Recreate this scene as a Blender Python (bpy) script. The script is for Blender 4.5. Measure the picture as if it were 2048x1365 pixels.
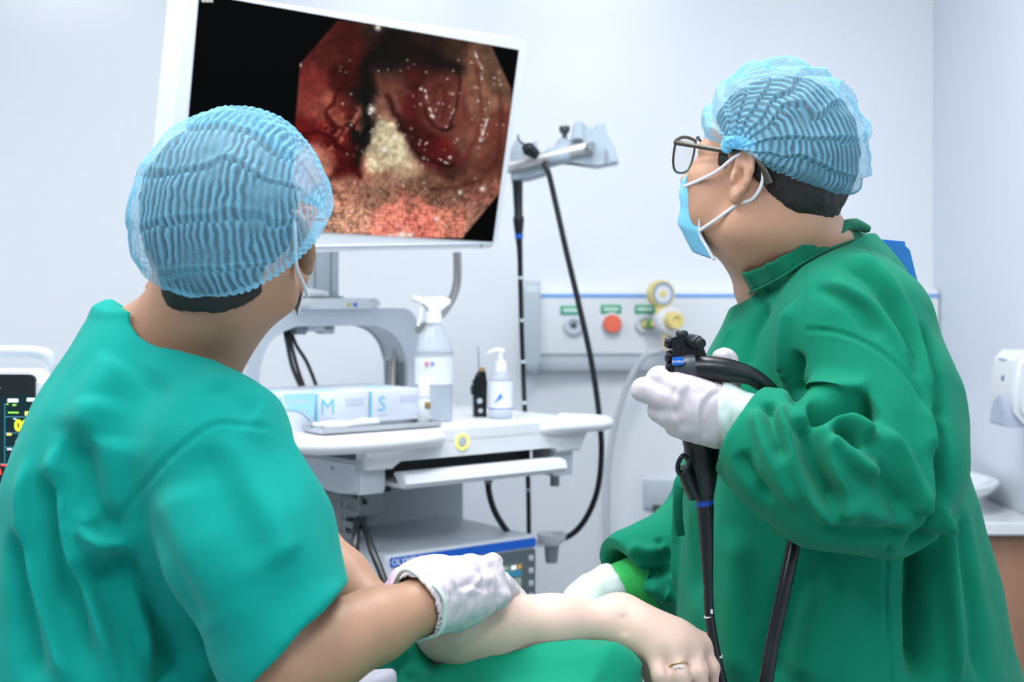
import bpy, bmesh, math, random
import numpy as np
from mathutils import Vector, Matrix
from mathutils.bvhtree import BVHTree

for _o in list(bpy.data.objects):
    bpy.data.objects.remove(_o)
SC = bpy.context.scene
COL = SC.collection
random.seed(7)
RNG = np.random.default_rng(7)

# ------------------------------------------------------------------ camera
FPX, CX, HY, CAMZ = 2600.0, 1024.0, 600.0, 1.36      # focal length in px, horizon row, eye height
cam_d = bpy.data.cameras.new('camera')
cam_d.sensor_width = 36.0
cam_d.lens = 36.0 * FPX / 2048.0
cam_d.shift_y = -(HY - 682.5) * -1.0 / 2048.0
cam_d.dof.use_dof = True
cam_d.dof.focus_distance = 1.66
cam_d.dof.aperture_fstop = 4.6
cam_d.clip_start = 0.02
cam = bpy.data.objects.new('camera', cam_d)
COL.objects.link(cam)
cam.location = (0, 0, CAMZ)
cam.rotation_euler = (math.pi / 2, 0, 0)
SC.camera = cam

# ------------------------------------------------------------------ light
wd = bpy.data.worlds.new('world')
SC.world = wd
wd.use_nodes = True
wd.node_tree.nodes['Background'].inputs[0].default_value = (0.86, 0.92, 1.0, 1)
wd.node_tree.nodes['Background'].inputs[1].default_value = 0.38
LAMP_POWER = 15.8                                     # emission of the ceiling panels
SC.view_settings.view_transform = 'Standard'
SC.view_settings.look = 'None'
SC.view_settings.exposure = 0.0
SC.view_settings.gamma = 1.0
SC.view_settings.use_curve_mapping = False
SC.cycles.use_light_tree = False
SC.cycles.max_bounces = 4                            # light paths kept short: a bright, evenly lit room
SC.cycles.diffuse_bounces = 3
SC.cycles.glossy_bounces = 2
SC.cycles.transmission_bounces = 3
SC.cycles.transparent_max_bounces = 6
SC.cycles.caustics_reflective = False
SC.cycles.caustics_refractive = False


def P(px, py, Y):
    """point at depth Y seen at photo pixel (px, py)"""
    return Vector(((px - CX) / FPX * Y, Y, CAMZ + (HY - py) / FPX * Y))


def R(px, Y):
    return px * Y / FPX


# ------------------------------------------------------------------ materials
def srgb(r, g, b):
    def f(c):
        c /= 255.0
        return c / 12.92 if c <= 0.04045 else ((c + 0.055) / 1.055) ** 2.4
    return (f(r), f(g), f(b), 1.0)


MATS = {}


def mat(name, rgb, rough=0.5, metal=0.0, spec=0.5, noise=None, bump=None, var=0.0, sss=0.0, coat=0.0,
        emit=0.0, alpha=1.0, trans=0.0, sheen=0.0, stretch=(1, 1, 1), sss_rgb=None):
    """procedural principled material; noise scale drives colour variation and bump"""
    if name in MATS:
        return MATS[name]
    m = bpy.data.materials.new(name)
    m.use_nodes = True
    nt = m.node_tree
    b = nt.nodes['Principled BSDF']
    c = srgb(*rgb) if max(rgb) > 1.0 else (rgb[0], rgb[1], rgb[2], 1)
    b.inputs['Base Color'].default_value = c
    b.inputs['Roughness'].default_value = rough
    b.inputs['Metallic'].default_value = metal
    b.inputs['Specular IOR Level'].default_value = spec
    if sss:
        b.inputs['Subsurface Weight'].default_value = sss
        b.inputs['Subsurface Radius'].default_value = sss_rgb or (1.0, 0.35, 0.2)
        b.inputs['Subsurface Scale'].default_value = 0.006
    if coat:
        b.inputs['Coat Weight'].default_value = coat
        b.inputs['Coat Roughness'].default_value = 0.15
    if sheen:
        b.inputs['Sheen Weight'].default_value = sheen
        b.inputs['Sheen Roughness'].default_value = 0.5
        b.inputs['Sheen Tint'].default_value = (0.75, 1.0, 0.92, 1)
    if emit:
        b.inputs['Emission Color'].default_value = c
        b.inputs['Emission Strength'].default_value = emit
        if emit < 5:
            m.cycles.emission_sampling = 'NONE'
    if alpha < 1:
        b.inputs['Alpha'].default_value = alpha
    if trans:
        b.inputs['Transmission Weight'].default_value = trans
    tc = nt.nodes.new('ShaderNodeTexCoord')
    mp = nt.nodes.new('ShaderNodeMapping')
    mp.inputs['Scale'].default_value = stretch
    nt.links.new(tc.outputs['Object'], mp.inputs['Vector'])
    n = nt.nodes.new('ShaderNodeTexNoise')
    n.inputs['Scale'].default_value = noise or 12.0
    n.inputs['Detail'].default_value = 4.0
    nt.links.new(mp.outputs['Vector'], n.inputs['Vector'])
    v = var or 0.03
    mx = nt.nodes.new('ShaderNodeMix')
    mx.data_type = 'RGBA'
    nt.links.new(n.outputs['Fac'], mx.inputs['Factor'])
    mx.inputs['A'].default_value = tuple(min(1, k * (1 - v)) for k in c[:3]) + (1,)
    mx.inputs['B'].default_value = tuple(min(1, k * (1 + v)) for k in c[:3]) + (1,)
    nt.links.new(mx.outputs['Result'], b.inputs['Base Color'])
    if bump:
        bn = nt.nodes.new('ShaderNodeTexNoise')
        bn.inputs['Scale'].default_value = bump[0]
        bn.inputs['Detail'].default_value = 3.0
        nt.links.new(mp.outputs['Vector'], bn.inputs['Vector'])
        bp = nt.nodes.new('ShaderNodeBump')
        bp.inputs['Strength'].default_value = bump[1]
        bp.inputs['Distance'].default_value = bump[2] if len(bump) > 2 else 0.002
        nt.links.new(bn.outputs['Fac'], bp.inputs['Height'])
        nt.links.new(bp.outputs['Normal'], b.inputs['Normal'])
    MATS[name] = m
    return m


def vcol_mat(name, rough=0.4, emit=0.0, gain=1.0):
    """material whose colour is the mesh's own 'print' colour attribute (a printed face or a lit screen)"""
    m = bpy.data.materials.new(name)
    m.use_nodes = True
    nt = m.node_tree
    b = nt.nodes['Principled BSDF']
    a = nt.nodes.new('ShaderNodeAttribute')
    a.attribute_name = 'print'
    b.inputs['Roughness'].default_value = rough
    if emit:
        b.inputs['Base Color'].default_value = (0.003, 0.003, 0.003, 1)
        b.inputs['Specular IOR Level'].default_value = 0.0
        nt.links.new(a.outputs['Color'], b.inputs['Emission Color'])
        b.inputs['Emission Strength'].default_value = emit
        m.cycles.emission_sampling = 'NONE'
    else:
        nt.links.new(a.outputs['Color'], b.inputs['Base Color'])
    return m


# ------------------------------------------------------------------ objects
def wloc(o):
    v = Vector((0, 0, 0))
    while o is not None:
        v = v + o.location
        o = o.parent
    return v


def thing(name, label, cat, loc=(0, 0, 0), rotz=0.0, group=None):
    o = bpy.data.objects.new(name, None)
    o.empty_display_size = 0.05
    COL.objects.link(o)
    o.location = loc
    o.rotation_euler = (0, 0, rotz)
    o['label'] = label
    o['category'] = cat
    if group:
        o['group'] = group
    return o


def tag(o, label, cat, group=None):
    o['label'] = label
    o['category'] = cat
    if group:
        o['group'] = group
    return o


def obj(name, me, m, parent=None, world=False, label=None, smooth=True):
    """link mesh me as one object; world=True: its vertices are world points (parents unrotated)"""
    o = bpy.data.objects.new(name, me)
    COL.objects.link(o)
    if m is not None:
        me.materials.clear()
        me.materials.append(m)
    if parent is not None:
        o.parent = parent
        if world:
            off = wloc(parent)
            me.transform(Matrix.Translation(-off))
    if smooth:
        me.shade_smooth()
    if label:
        o['label'] = label
    return o


def struct(name, me, m, label, parent=None, smooth=False):
    o = obj(name, me, m, parent, smooth=smooth)
    o['kind'] = 'structure'
    o['label'] = label
    return o


# ------------------------------------------------------------------ mesh helpers
def mesh_arrays(name, V, Q):
    V = np.asarray(V, dtype=np.float32)
    Q = np.asarray(Q, dtype=np.int32)
    me = bpy.data.meshes.new(name)
    nf, k = Q.shape
    me.vertices.add(len(V))
    me.vertices.foreach_set('co', V.ravel())
    me.loops.add(nf * k)
    me.loops.foreach_set('vertex_index', Q.ravel())
    me.polygons.add(nf)
    me.polygons.foreach_set('loop_start', np.arange(nf, dtype=np.int32) * k)
    me.polygons.foreach_set('loop_total', np.full(nf, k, dtype=np.int32))
    me.update(calc_edges=True)
    me.validate()
    return me


def bm_mesh(bm, name='mesh'):
    me = bpy.data.meshes.new(name)
    bmesh.ops.recalc_face_normals(bm, faces=bm.faces)
    bm.to_mesh(me)
    bm.free()
    return me


def sharp(me, deg=35):
    """smooth shading that keeps edges sharper than deg"""
    me.shade_smooth()
    me.set_sharp_from_angle(angle=math.radians(deg))
    return me


def box(x0, x1, y0, y1, z0, z1, bev=0.0, seg=2):
    bm = bmesh.new()
    bmesh.ops.create_cube(bm, size=1.0)
    for v in bm.verts:
        v.co = Vector(((x0 + x1) / 2 + v.co.x * (x1 - x0), (y0 + y1) / 2 + v.co.y * (y1 - y0), (z0 + z1) / 2 + v.co.z * (z1 - z0)))
    if bev > 0:
        bmesh.ops.bevel(bm, geom=list(bm.edges), offset=bev, segments=seg, affect='EDGES', profile=0.5)
    return sharp(bm_mesh(bm, 'box'))


def join(*mes):
    """join meshes that belong to ONE part"""
    bm = bmesh.new()
    for me in mes:
        bm.from_mesh(me)
    out = bm_mesh(bm, 'part')
    return sharp(out)


def prism(poly, y0, y1, axis='y', bev=0.0, seg=2):
    """extrude a 2-d polygon; axis y: poly is (x,z); z: (x,y); x: (y,z)"""
    bm = bmesh.new()
    def mk(p, t):
        if axis == 'y':
            return (p[0], t, p[1])
        if axis == 'z':
            return (p[0], p[1], t)
        return (t, p[0], p[1])
    a = [bm.verts.new(mk(p, y0)) for p in poly]
    b = [bm.verts.new(mk(p, y1)) for p in poly]
    f0 = bm.faces.new(a)
    f1 = bm.faces.new(b[::-1])
    n = len(poly)
    for i in range(n):
        bm.faces.new((a[i], b[i], b[(i + 1) % n], a[(i + 1) % n]))
    if bev > 0:
        eds = list(set(list(f0.edges) + list(f1.edges)))
        bmesh.ops.bevel(bm, geom=eds, offset=bev, segments=seg, affect='EDGES')
    return sharp(bm_mesh(bm, 'prism'))


def rrect(x0, x1, z0, z1, r, n=6):
    pts = []
    for cx, cz, a0 in ((x1 - r, z1 - r, 0), (x0 + r, z1 - r, 90), (x0 + r, z0 + r, 180), (x1 - r, z0 + r, 270)):
        for i in range(n + 1):
            a = math.radians(a0 + 90 * i / n)
            pts.append((cx + r * math.cos(a), cz + r * math.sin(a)))
    return pts


def lathe(prof, axis_o=(0, 0, 0), axis_d=(0, 0, 1), seg=28):
    """revolve (radius, height) profile about an axis"""
    d = Vector(axis_d).normalized()
    q = d.to_track_quat('Z', 'Y')
    o = Vector(axis_o)
    V, F = [], []
    for (r, h) in prof:
        for j in range(seg):
            a = 2 * math.pi * j / seg
            V.append(o + q @ Vector((max(r, 1e-5) * math.cos(a), max(r, 1e-5) * math.sin(a), h)))
    for i in range(len(prof) - 1):
        for j in range(seg):
            F.append((i * seg + j, i * seg + (j + 1) % seg, (i + 1) * seg + (j + 1) % seg, (i + 1) * seg + j))
    me = mesh_arrays('lathe', [tuple(v) for v in V], F)
    return sharp(me, 40)


def cyl(a, b, r, r2=None, seg=24, bev=0.0):
    a, b = Vector(a), Vector(b)
    L = (b - a).length
    r2 = r if r2 is None else r2
    e = min(bev, L / 3, r * 0.9, r2 * 0.9)
    if e > 0:
        pr = [(0, 0), (r - e, 0), (r - e * 0.3, e * 0.3), (r, e), (r2, L - e), (r2 - e * 0.3, L - e * 0.3), (r2 - e, L), (0, L)]
    else:
        pr = [(0, 0), (r, 0), (r2, L), (0, L)]
    return lathe(pr, a, b - a, seg)


def smooth_path(pts, n=8, closed=False):
    p = [Vector(q) for q in pts]
    out = []
    N = len(p)
    rng = range(N if closed else N - 1)
    for i in rng:
        p0 = p[(i - 1) % N] if (closed or i > 0) else p[0] * 2 - p[1]
        p1 = p[i]
        p2 = p[(i + 1) % N]
        p3 = p[(i + 2) % N] if (closed or i + 2 < N) else p[-1] * 2 - p[-2]
        for j in range(n):
            t = j / n
            out.append(0.5 * ((2 * p1) + (p2 - p0) * t + (2 * p0 - 5 * p1 + 4 * p2 - p3) * t * t + (3 * p1 - p0 - 3 * p2 + p3) * t ** 3))
    if not closed:
        out.append(p[-1])
    return out


def tube(pts, r, seg=14, n=8, closed=False, flat=None, up=None):
    """sweep along a smoothed path; r a radius or a list per control point; flat=(a,b) elliptical section"""
    path = smooth_path(pts, n, closed)
    M = len(path)
    if isinstance(r, (list, tuple)):
        ra = np.interp(np.linspace(0, len(pts) - 1, M), range(len(pts)), r)
    else:
        ra = [r] * M
    V, F = [], []
    prev = None
    for i, p in enumerate(path):
        if closed:
            t = (path[(i + 1) % M] - path[i - 1]).normalized()
        else:
            t = (path[min(i + 1, M - 1)] - path[max(i - 1, 0)]).normalized()
        if up is not None:
            u = (Vector(up) - t * Vector(up).dot(t)).normalized()
        elif prev is None:
            u = t.orthogonal().normalized()
        else:
            u = (prev - t * prev.dot(t)).normalized()
        prev = u
        w = t.cross(u)
        fa, fb = flat if flat else (1, 1)
        for j in range(seg):
            a = 2 * math.pi * j / seg
            V.append(tuple(p + u * (math.cos(a) * ra[i] * fa) + w * (math.sin(a) * ra[i] * fb)))
    K = M if closed else M - 1
    for i in range(K):
        for j in range(seg):
            i2 = (i + 1) % M
            F.append((i * seg + j, i * seg + (j + 1) % seg, i2 * seg + (j + 1) % seg, i2 * seg + j))
    bm = bmesh.new()
    vs = [bm.verts.new(v) for v in V]
    for f in F:
        bm.faces.new([vs[k] for k in f])
    if not closed:
        bm.faces.new([vs[j] for j in range(seg)][::-1])
        bm.faces.new([vs[(M - 1) * seg + j] for j in range(seg)])
    return sharp(bm_mesh(bm, 'tube'), 50)


def text_mesh(s, size, depth=0.0006, M=None, align='CENTER', bold=0.0):
    cu = bpy.data.curves.new('txt', 'FONT')
    cu.body = s
    cu.size = size
    cu.extrude = depth
    cu.offset = bold
    cu.align_x = align
    cu.align_y = 'CENTER'
    cu.resolution_u = 3
    o = bpy.data.objects.new('txt', cu)
    COL.objects.link(o)
    dg = bpy.context.evaluated_depsgraph_get()
    me = bpy.data.meshes.new_from_object(o.evaluated_get(dg))
    bpy.data.objects.remove(o)
    bpy.data.curves.remove(cu)
    if M is not None:
        me.transform(M)
    return me


def frame(o, x, y):
    """matrix with local x, y axes and z = x cross y, origin o"""
    x = Vector(x).normalized()
    y = Vector(y)
    y = (y - x * y.dot(x)).normalized()
    z = x.cross(y)
    M = Matrix.Identity(4)
    for i in range(3):
        M[i][0], M[i][1], M[i][2], M[i][3] = x[i], y[i], z[i], o[i]
    return M


# ------------------------------------------------------------------ signed distance modelling
def _v(p):
    return np.array(tuple(p), dtype=np.float32)


class Field:
    """a sampled distance field; solids are blended in, then polygonised (surface nets)"""

    def __init__(self, lo, hi, h):
        self.lo = np.array(lo, dtype=np.float32)
        self.h = float(h)
        self.n = np.ceil((np.array(hi) - self.lo) / h).astype(int) + 1
        self.F = np.full(tuple(self.n), 0.5, dtype=np.float32)
        self.ax = [self.lo[i] + self.h * np.arange(self.n[i], dtype=np.float32) for i in range(3)]

    def _sub(self, lo, hi, m):
        i0 = np.clip(np.floor((np.array(lo) - m - self.lo) / self.h).astype(int), 0, self.n)
        i1 = np.clip(np.ceil((np.array(hi) + m - self.lo) / self.h).astype(int) + 1, 0, self.n)
        if np.any(i1 <= i0):
            return None
        sl = tuple(slice(a, b) for a, b in zip(i0, i1))
        X = self.ax[0][sl[0]][:, None, None]
        Y = self.ax[1][sl[1]][None, :, None]
        Z = self.ax[2][sl[2]][None, None, :]
        return sl, X, Y, Z

    def put(self, d, sl, k, op):
        f = self.F[sl]
        if op == '+':
            if k > 0:
                hh = np.maximum(k - np.abs(f - d), 0) / k
                r = np.minimum(f, d) - hh * hh * k * 0.25
            else:
                r = np.minimum(f, d)
        else:                                          # subtract
            if k > 0:
                hh = np.maximum(k - np.abs(f + d), 0) / k
                r = np.maximum(f, -d) + hh * hh * k * 0.25
            else:
                r = np.maximum(f, -d)
        self.F[sl] = r

    def cone(self, a, b, ra, rb, k=0.01, op='+'):
        a, b = _v(a), _v(b)
        rm = max(ra, rb)
        s = self._sub(np.minimum(a, b) - rm, np.maximum(a, b) + rm, k + 3 * self.h)
        if s is None:
            return self
        sl, X, Y, Z = s
        ba = b - a
        L2 = float(ba @ ba) + 1e-12
        px, py, pz = X - a[0], Y - a[1], Z - a[2]
        t = np.clip((px * ba[0] + py * ba[1] + pz * ba[2]) / L2, 0, 1)
        d = np.sqrt((px - t * ba[0]) ** 2 + (py - t * ba[1]) ** 2 + (pz - t * ba[2]) ** 2) - (ra + (rb - ra) * t)
        self.put(d, sl, k, op)
        return self

    def chain(self, pts, rs, k=0.008, op='+'):
        for i in range(len(pts) - 1):
            self.cone(pts[i], pts[i + 1], rs[i], rs[i + 1], k, op)
        return self

    def ell(self, c, r, Rm=None, k=0.01, op='+'):
        c = _v(c)
        rm = max(r)
        s = self._sub(c - rm, c + rm, k + 3 * self.h)
        if s is None:
            return self
        sl, X, Y, Z = s
        px, py, pz = X - c[0], Y - c[1], Z - c[2]
        if Rm is not None:
            A = [[Rm[j][i] for j in range(3)] for i in range(3)]
            qx = px * A[0][0] + py * A[0][1] + pz * A[0][2]
            qy = px * A[1][0] + py * A[1][1] + pz * A[1][2]
            qz = px * A[2][0] + py * A[2][1] + pz * A[2][2]
        else:
            qx, qy, qz = px, py, pz
        k0 = np.sqrt((qx / r[0]) ** 2 + (qy / r[1]) ** 2 + (qz / r[2]) ** 2)
        k1 = np.sqrt((qx / r[0] ** 2) ** 2 + (qy / r[1] ** 2) ** 2 + (qz / r[2] ** 2) ** 2) + 1e-9
        self.put(k0 * (k0 - 1) / k1, sl, k, op)
        return self

    def rbox(self, c, half, Rm, rad, k=0.006, op='+'):
        c = _v(c)
        rm = float(np.linalg.norm(half))
        s = self._sub(c - rm, c + rm, k + 3 * self.h)
        if s is None:
            return self
        sl, X, Y, Z = s
        px, py, pz = X - c[0], Y - c[1], Z - c[2]
        q = [np.abs(px * Rm[0][i] + py * Rm[1][i] + pz * Rm[2][i]) - (half[i] - rad) for i in range(3)]
        d = np.sqrt(np.maximum(q[0], 0) ** 2 + np.maximum(q[1], 0) ** 2 + np.maximum(q[2], 0) ** 2) + np.minimum(np.maximum(q[0], np.maximum(q[1], q[2])), 0) - rad
        self.put(d, sl, k, op)
        return self

    def loft(self, secs, k=0.02, op='+', ex=2.3):
        """upright loft; secs = (z, cx, cy, half_a, half_b, angle) from low to high; a along angle"""
        S = np.array(sorted(secs), dtype=np.float32)
        z0, z1 = S[0, 0], S[-1, 0]
        m = float(max(S[:, 3].max(), S[:, 4].max()))
        s = self._sub((S[:, 1].min() - m, S[:, 2].min() - m, z0), (S[:, 1].max() + m, S[:, 2].max() + m, z1), k + 3 * self.h)
        if s is None:
            return self
        sl, X, Y, Z = s
        zz = np.clip(Z[0, 0, :], z0, z1)
        g = []
        for c in range(1, 6):                          # smooth interpolation: linear then blurred
            fine = np.linspace(z0, z1, 200)
            v = np.interp(fine, S[:, 0], S[:, c])
            w = 15
            vp = np.pad(v, w, mode='reflect', reflect_type='odd')
            v = np.convolve(vp, np.ones(2 * w + 1) / (2 * w + 1), mode='valid')
            g.append(np.interp(zz, fine, v).astype(np.float32)[None, None, :])
        cx, cy, a, b, an = g
        ca, sa = np.cos(an), np.sin(an)
        dx, dy = X - cx, Y - cy
        u = np.abs(dx * ca + dy * sa) / a
        w_ = np.abs(-dx * sa + dy * ca) / b
        rr = (u ** ex + w_ ** ex) ** (1.0 / ex)
        d = (rr - 1) * np.minimum(a, b)
        d = np.maximum(d, np.maximum(z0 - Z, Z - z1))
        self.put(d.astype(np.float32), sl, k, op)
        return self

    def half(self, p, n, op='-', k=0.0):
        """cut away the half space on the +n side of p"""
        n = np.array(tuple(Vector(n).normalized()), dtype=np.float32)
        p = _v(p)
        X, Y, Z = self.ax[0][:, None, None], self.ax[1][None, :, None], self.ax[2][None, None, :]
        d = -((X - p[0]) * n[0] + (Y - p[1]) * n[1] + (Z - p[2]) * n[2])
        self.put(d, (slice(None),) * 3, k, '-')
        return self

    def polygonise(self):
        F = self.F
        F[0], F[-1] = 0.5, 0.5
        F[:, 0], F[:, -1] = 0.5, 0.5
        F[:, :, 0], F[:, :, -1] = 0.5, 0.5
        S = F < 0
        nx, ny, nz = S.shape
        cnt = np.zeros((nx - 1, ny - 1, nz - 1), dtype=np.uint8)
        for dx in (0, 1):
            for dy in (0, 1):
                for dz in (0, 1):
                    cnt += S[dx:nx - 1 + dx, dy:ny - 1 + dy, dz:nz - 1 + dz]
        act = (cnt > 0) & (cnt < 8)
        ii, jj, kk = np.nonzero(act)
        idx = np.full(act.shape, -1, dtype=np.int32)
        idx[ii, jj, kk] = np.arange(len(ii))
        C = [(0, 0, 0), (1, 0, 0), (0, 1, 0), (1, 1, 0), (0, 0, 1), (1, 0, 1), (0, 1, 1), (1, 1, 1)]
        val = [F[ii + c[0], jj + c[1], kk + c[2]] for c in C]
        acc = np.zeros((len(ii), 3), dtype=np.float64)
        num = np.zeros(len(ii))
        for a in range(8):
            for b in range(a + 1, 8):
                if sum(abs(C[a][t] - C[b][t]) for t in range(3)) != 1:
                    continue
                x = (val[a] < 0) != (val[b] < 0)
                t = np.where(x, val[a] / np.where(x, val[a] - val[b], 1), 0)
                for q in range(3):
                    acc[:, q] += np.where(x, C[a][q] + t * (C[b][q] - C[a][q]), 0)
                num += x
        Vx = acc / num[:, None] + np.stack([ii, jj, kk], 1)
        V = Vx * self.h + self.lo
        quads = []
        for ax_ in range(3):
            e = S.take(range(0, S.shape[ax_] - 1), axis=ax_) != S.take(range(1, S.shape[ax_]), axis=ax_)
            p = np.argwhere(e)
            o1, o2 = [(1, 2), (2, 0), (0, 1)][ax_]
            ok = (p[:, o1] > 0) & (p[:, o2] > 0) & (p[:, o1] < S.shape[o1] - 1) & (p[:, o2] < S.shape[o2] - 1)
            p = p[ok]
            def cell(d1, d2):
                q = p.copy()
                q[:, o1] -= d1
                q[:, o2] -= d2
                return idx[q[:, 0], q[:, 1], q[:, 2]]
            Q = np.stack([cell(1, 1), cell(0, 1), cell(0, 0), cell(1, 0)], 1)
            inside = S[p[:, 0], p[:, 1], p[:, 2]]
            Q[~inside] = Q[~inside][:, ::-1]
            quads.append(Q)
        Q = np.concatenate(quads)
        Q = Q[(Q >= 0).all(1)]
        return V, Q


def relax(V, Q, it=2, lam=0.5):
    n = len(V)
    E = np.concatenate([Q[:, [0, 1]], Q[:, [1, 2]], Q[:, [2, 3]], Q[:, [3, 0]]])
    E = np.concatenate([E, E[:, ::-1]])
    deg = np.bincount(E[:, 0], minlength=n)[:, None] + 1e-9
    for _ in range(it):
        for l in (lam, -lam * 1.02):
            S = np.stack([np.bincount(E[:, 0], weights=V[E[:, 1], c], minlength=n) for c in range(3)], 1)
            V = V + l * (S / deg - V)
    return V


def normals(V, Q):
    d = np.cross(V[Q[:, 2]] - V[Q[:, 0]], V[Q[:, 3]] - V[Q[:, 1]])
    N = np.zeros_like(V)
    for c in range(4):
        for q in range(3):
            N[:, q] += np.bincount(Q[:, c], weights=d[:, q], minlength=len(V))
    return N / (np.linalg.norm(N, axis=1)[:, None] + 1e-12)


def value_noise(V, scale, seed=0):
    """smooth 3-d value noise in [-1,1]"""
    rng = np.random.default_rng(seed)
    T = rng.uniform(-1, 1, (32, 32, 32))
    p = V * scale + 100.0
    i = np.floor(p).astype(int)
    f = p - i
    f = f * f * (3 - 2 * f)
    out = 0
    for dx in (0, 1):
        for dy in (0, 1):
            for dz in (0, 1):
                w = np.where(dx, f[:, 0], 1 - f[:, 0]) * np.where(dy, f[:, 1], 1 - f[:, 1]) * np.where(dz, f[:, 2], 1 - f[:, 2])
                out = out + w * T[(i[:, 0] + dx) % 32, (i[:, 1] + dy) % 32, (i[:, 2] + dz) % 32]
    return out


def sculpt(V, Q, strokes):
    """raise folds and press creases: every stroke is a polyline laid on the garment's own surface
    stroke = (pixel polyline, width m, height m, kind)"""
    N = normals(V, Q)
    bv = BVHTree.FromPolygons([tuple(v) for v in V], Q.tolist())
    o = Vector((0, 0, CAMZ))
    D = np.zeros(len(V))
    for (pl, wid, amp, kind) in strokes:
        pts2 = smooth_path([(a[0], a[1], 0) for a in pl], 6)
        pts = []
        for q in pts2:
            hit = bv.ray_cast(o, (P(q[0], q[1], 1.0) - o).normalized())
            if hit[0] is not None:
                pts.append(np.array(hit[0]))
        if len(pts) < 2:
            continue
        pts = np.array(pts)
        # drop leaps to another layer
        seg_ok = np.linalg.norm(np.diff(pts, axis=0), axis=1) < 0.12
        lo, hi = pts.min(0) - 4 * wid, pts.max(0) + 4 * wid
        sel = np.nonzero(((V > lo) & (V < hi)).all(1))[0]
        if len(sel) == 0:
            continue
        p = V[sel]
        best = np.full(len(sel), 1e9)
        tt = np.zeros(len(sel))
        side = np.zeros(len(sel))
        M = len(pts) - 1
        for i in range(M):
            if not seg_ok[i]:
                continue
            a, b = pts[i], pts[i + 1]
            ba = b - a
            t = np.clip(((p - a) @ ba) / (ba @ ba + 1e-12), 0, 1)
            c = p - (a + t[:, None] * ba)
            d = np.linalg.norm(c, axis=1)
            m = d < best
            best[m] = d[m]
            tt[m] = (i + t[m]) / M
            if kind == 'fold':
                sd = np.einsum('ij,ij->i', np.cross(ba / (np.linalg.norm(ba) + 1e-9), c), N[sel])
                side[m] = sd[m]
        taper = np.clip(np.minimum(tt, 1 - tt) * 5, 0, 1)
        taper = taper * taper * (3 - 2 * taper)
        g = np.exp(-(best / wid) ** 2)
        if kind == 'ridge':
            v = g
        elif kind == 'seam':
            v = -np.exp(-(best / (wid * 0.35)) ** 2) + 0.35 * g
            taper = np.clip(np.minimum(tt, 1 - tt) * 20, 0, 1)
        elif kind == 'fold':                           # steep on the left of the stroke, gentle on the right
            s = side / wid
            v = np.where(s > 0, np.exp(-(s * 2.2) ** 2), np.exp(-(s * 0.8) ** 2)) * np.exp(-(best / (2.2 * wid)) ** 2)
        else:
            v = -g
        D[sel] += amp * v * taper
    return V + N * D[:, None]


def fbox(pts, margin, h):
    a = np.array([tuple(p) for p in pts])
    return Field(a.min(0) - margin, a.max(0) + margin, h)


def field_obj(F, name, m, parent, it=2, strokes=None, noise=None, label=None, post=None):
    V, Q = F.polygonise()
    V = relax(V, Q, it)
    if noise:
        for (amp, sc, sd) in noise:
            V = V + normals(V, Q) * (amp * value_noise(V, sc, sd))[:, None]
    if strokes:
        V = sculpt(V, Q, strokes)
        V = relax(V, Q, 1, 0.3)
    if post is not None:
        V = post(V, Q)
    me = mesh_arrays(name, V, Q)
    return obj(name, me, m, parent, world=True, label=label)
# ================================================================== the room
WY, WX = 3.6, 1.166                                   # back wall depth, right wall x
m_wall = mat('wall_panel_white', (236, 239, 245), rough=0.23, spec=0.5, noise=3.0, var=0.012)
m_wall_r = mat('wall_paint_white', (222, 229, 239), rough=0.45, noise=3.0, var=0.012)
m_ceil = mat('ceiling_white', (236, 239, 243), rough=0.7)
m_floor = mat('vinyl_floor', (176, 186, 194), rough=0.4, noise=60, var=0.08)
m_white = mat('white_plastic', (232, 235, 240), rough=0.35, noise=8, var=0.02)
m_white2 = mat('cool_white_plastic', (214, 221, 230), rough=0.4, noise=8, var=0.02)
m_lgrey = mat('light_grey_plastic', (190, 200, 208), rough=0.4, noise=8)
m_grey = mat('grey_plastic', (136, 146, 152), rough=0.45)
m_dgrey = mat('dark_grey_plastic', (70, 80, 84), rough=0.45)
m_black = mat('black_rubber', (12, 18, 22), rough=0.3, spec=0.5)
m_blackm = mat('black_matte', (16, 22, 26), rough=0.5)
m_steel = mat('brushed_steel', (200, 202, 205), rough=0.28, metal=1.0)
m_blue = mat('blue_print', (0, 98, 210), rough=0.4)
m_wood = mat('cabinet_wood', (172, 128, 104), rough=0.5, noise=5, var=0.22, stretch=(6, 6, 1))
m_porc = mat('porcelain', (238, 241, 244), rough=0.12, coat=0.4)

struct('wall_back', box(-3.6, WX + 0.1, WY, WY + 0.1, 0, 2.75), m_wall, 'glossy white panelled back wall')
struct('wall_right', box(WX, WX + 0.1, -1.5, WY, 0, 2.75), m_wall_r, 'pale blue-white right wall behind the sink')
struct('floor', box(-3.6, WX + 0.1, -1.5, WY + 0.1, -0.1, 0), m_floor, 'pale grey vinyl floor')
struct('ceiling', box(-3.6, WX + 0.1, -1.5, WY + 0.1, 2.75, 2.85), m_ceil, 'white ceiling')

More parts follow.
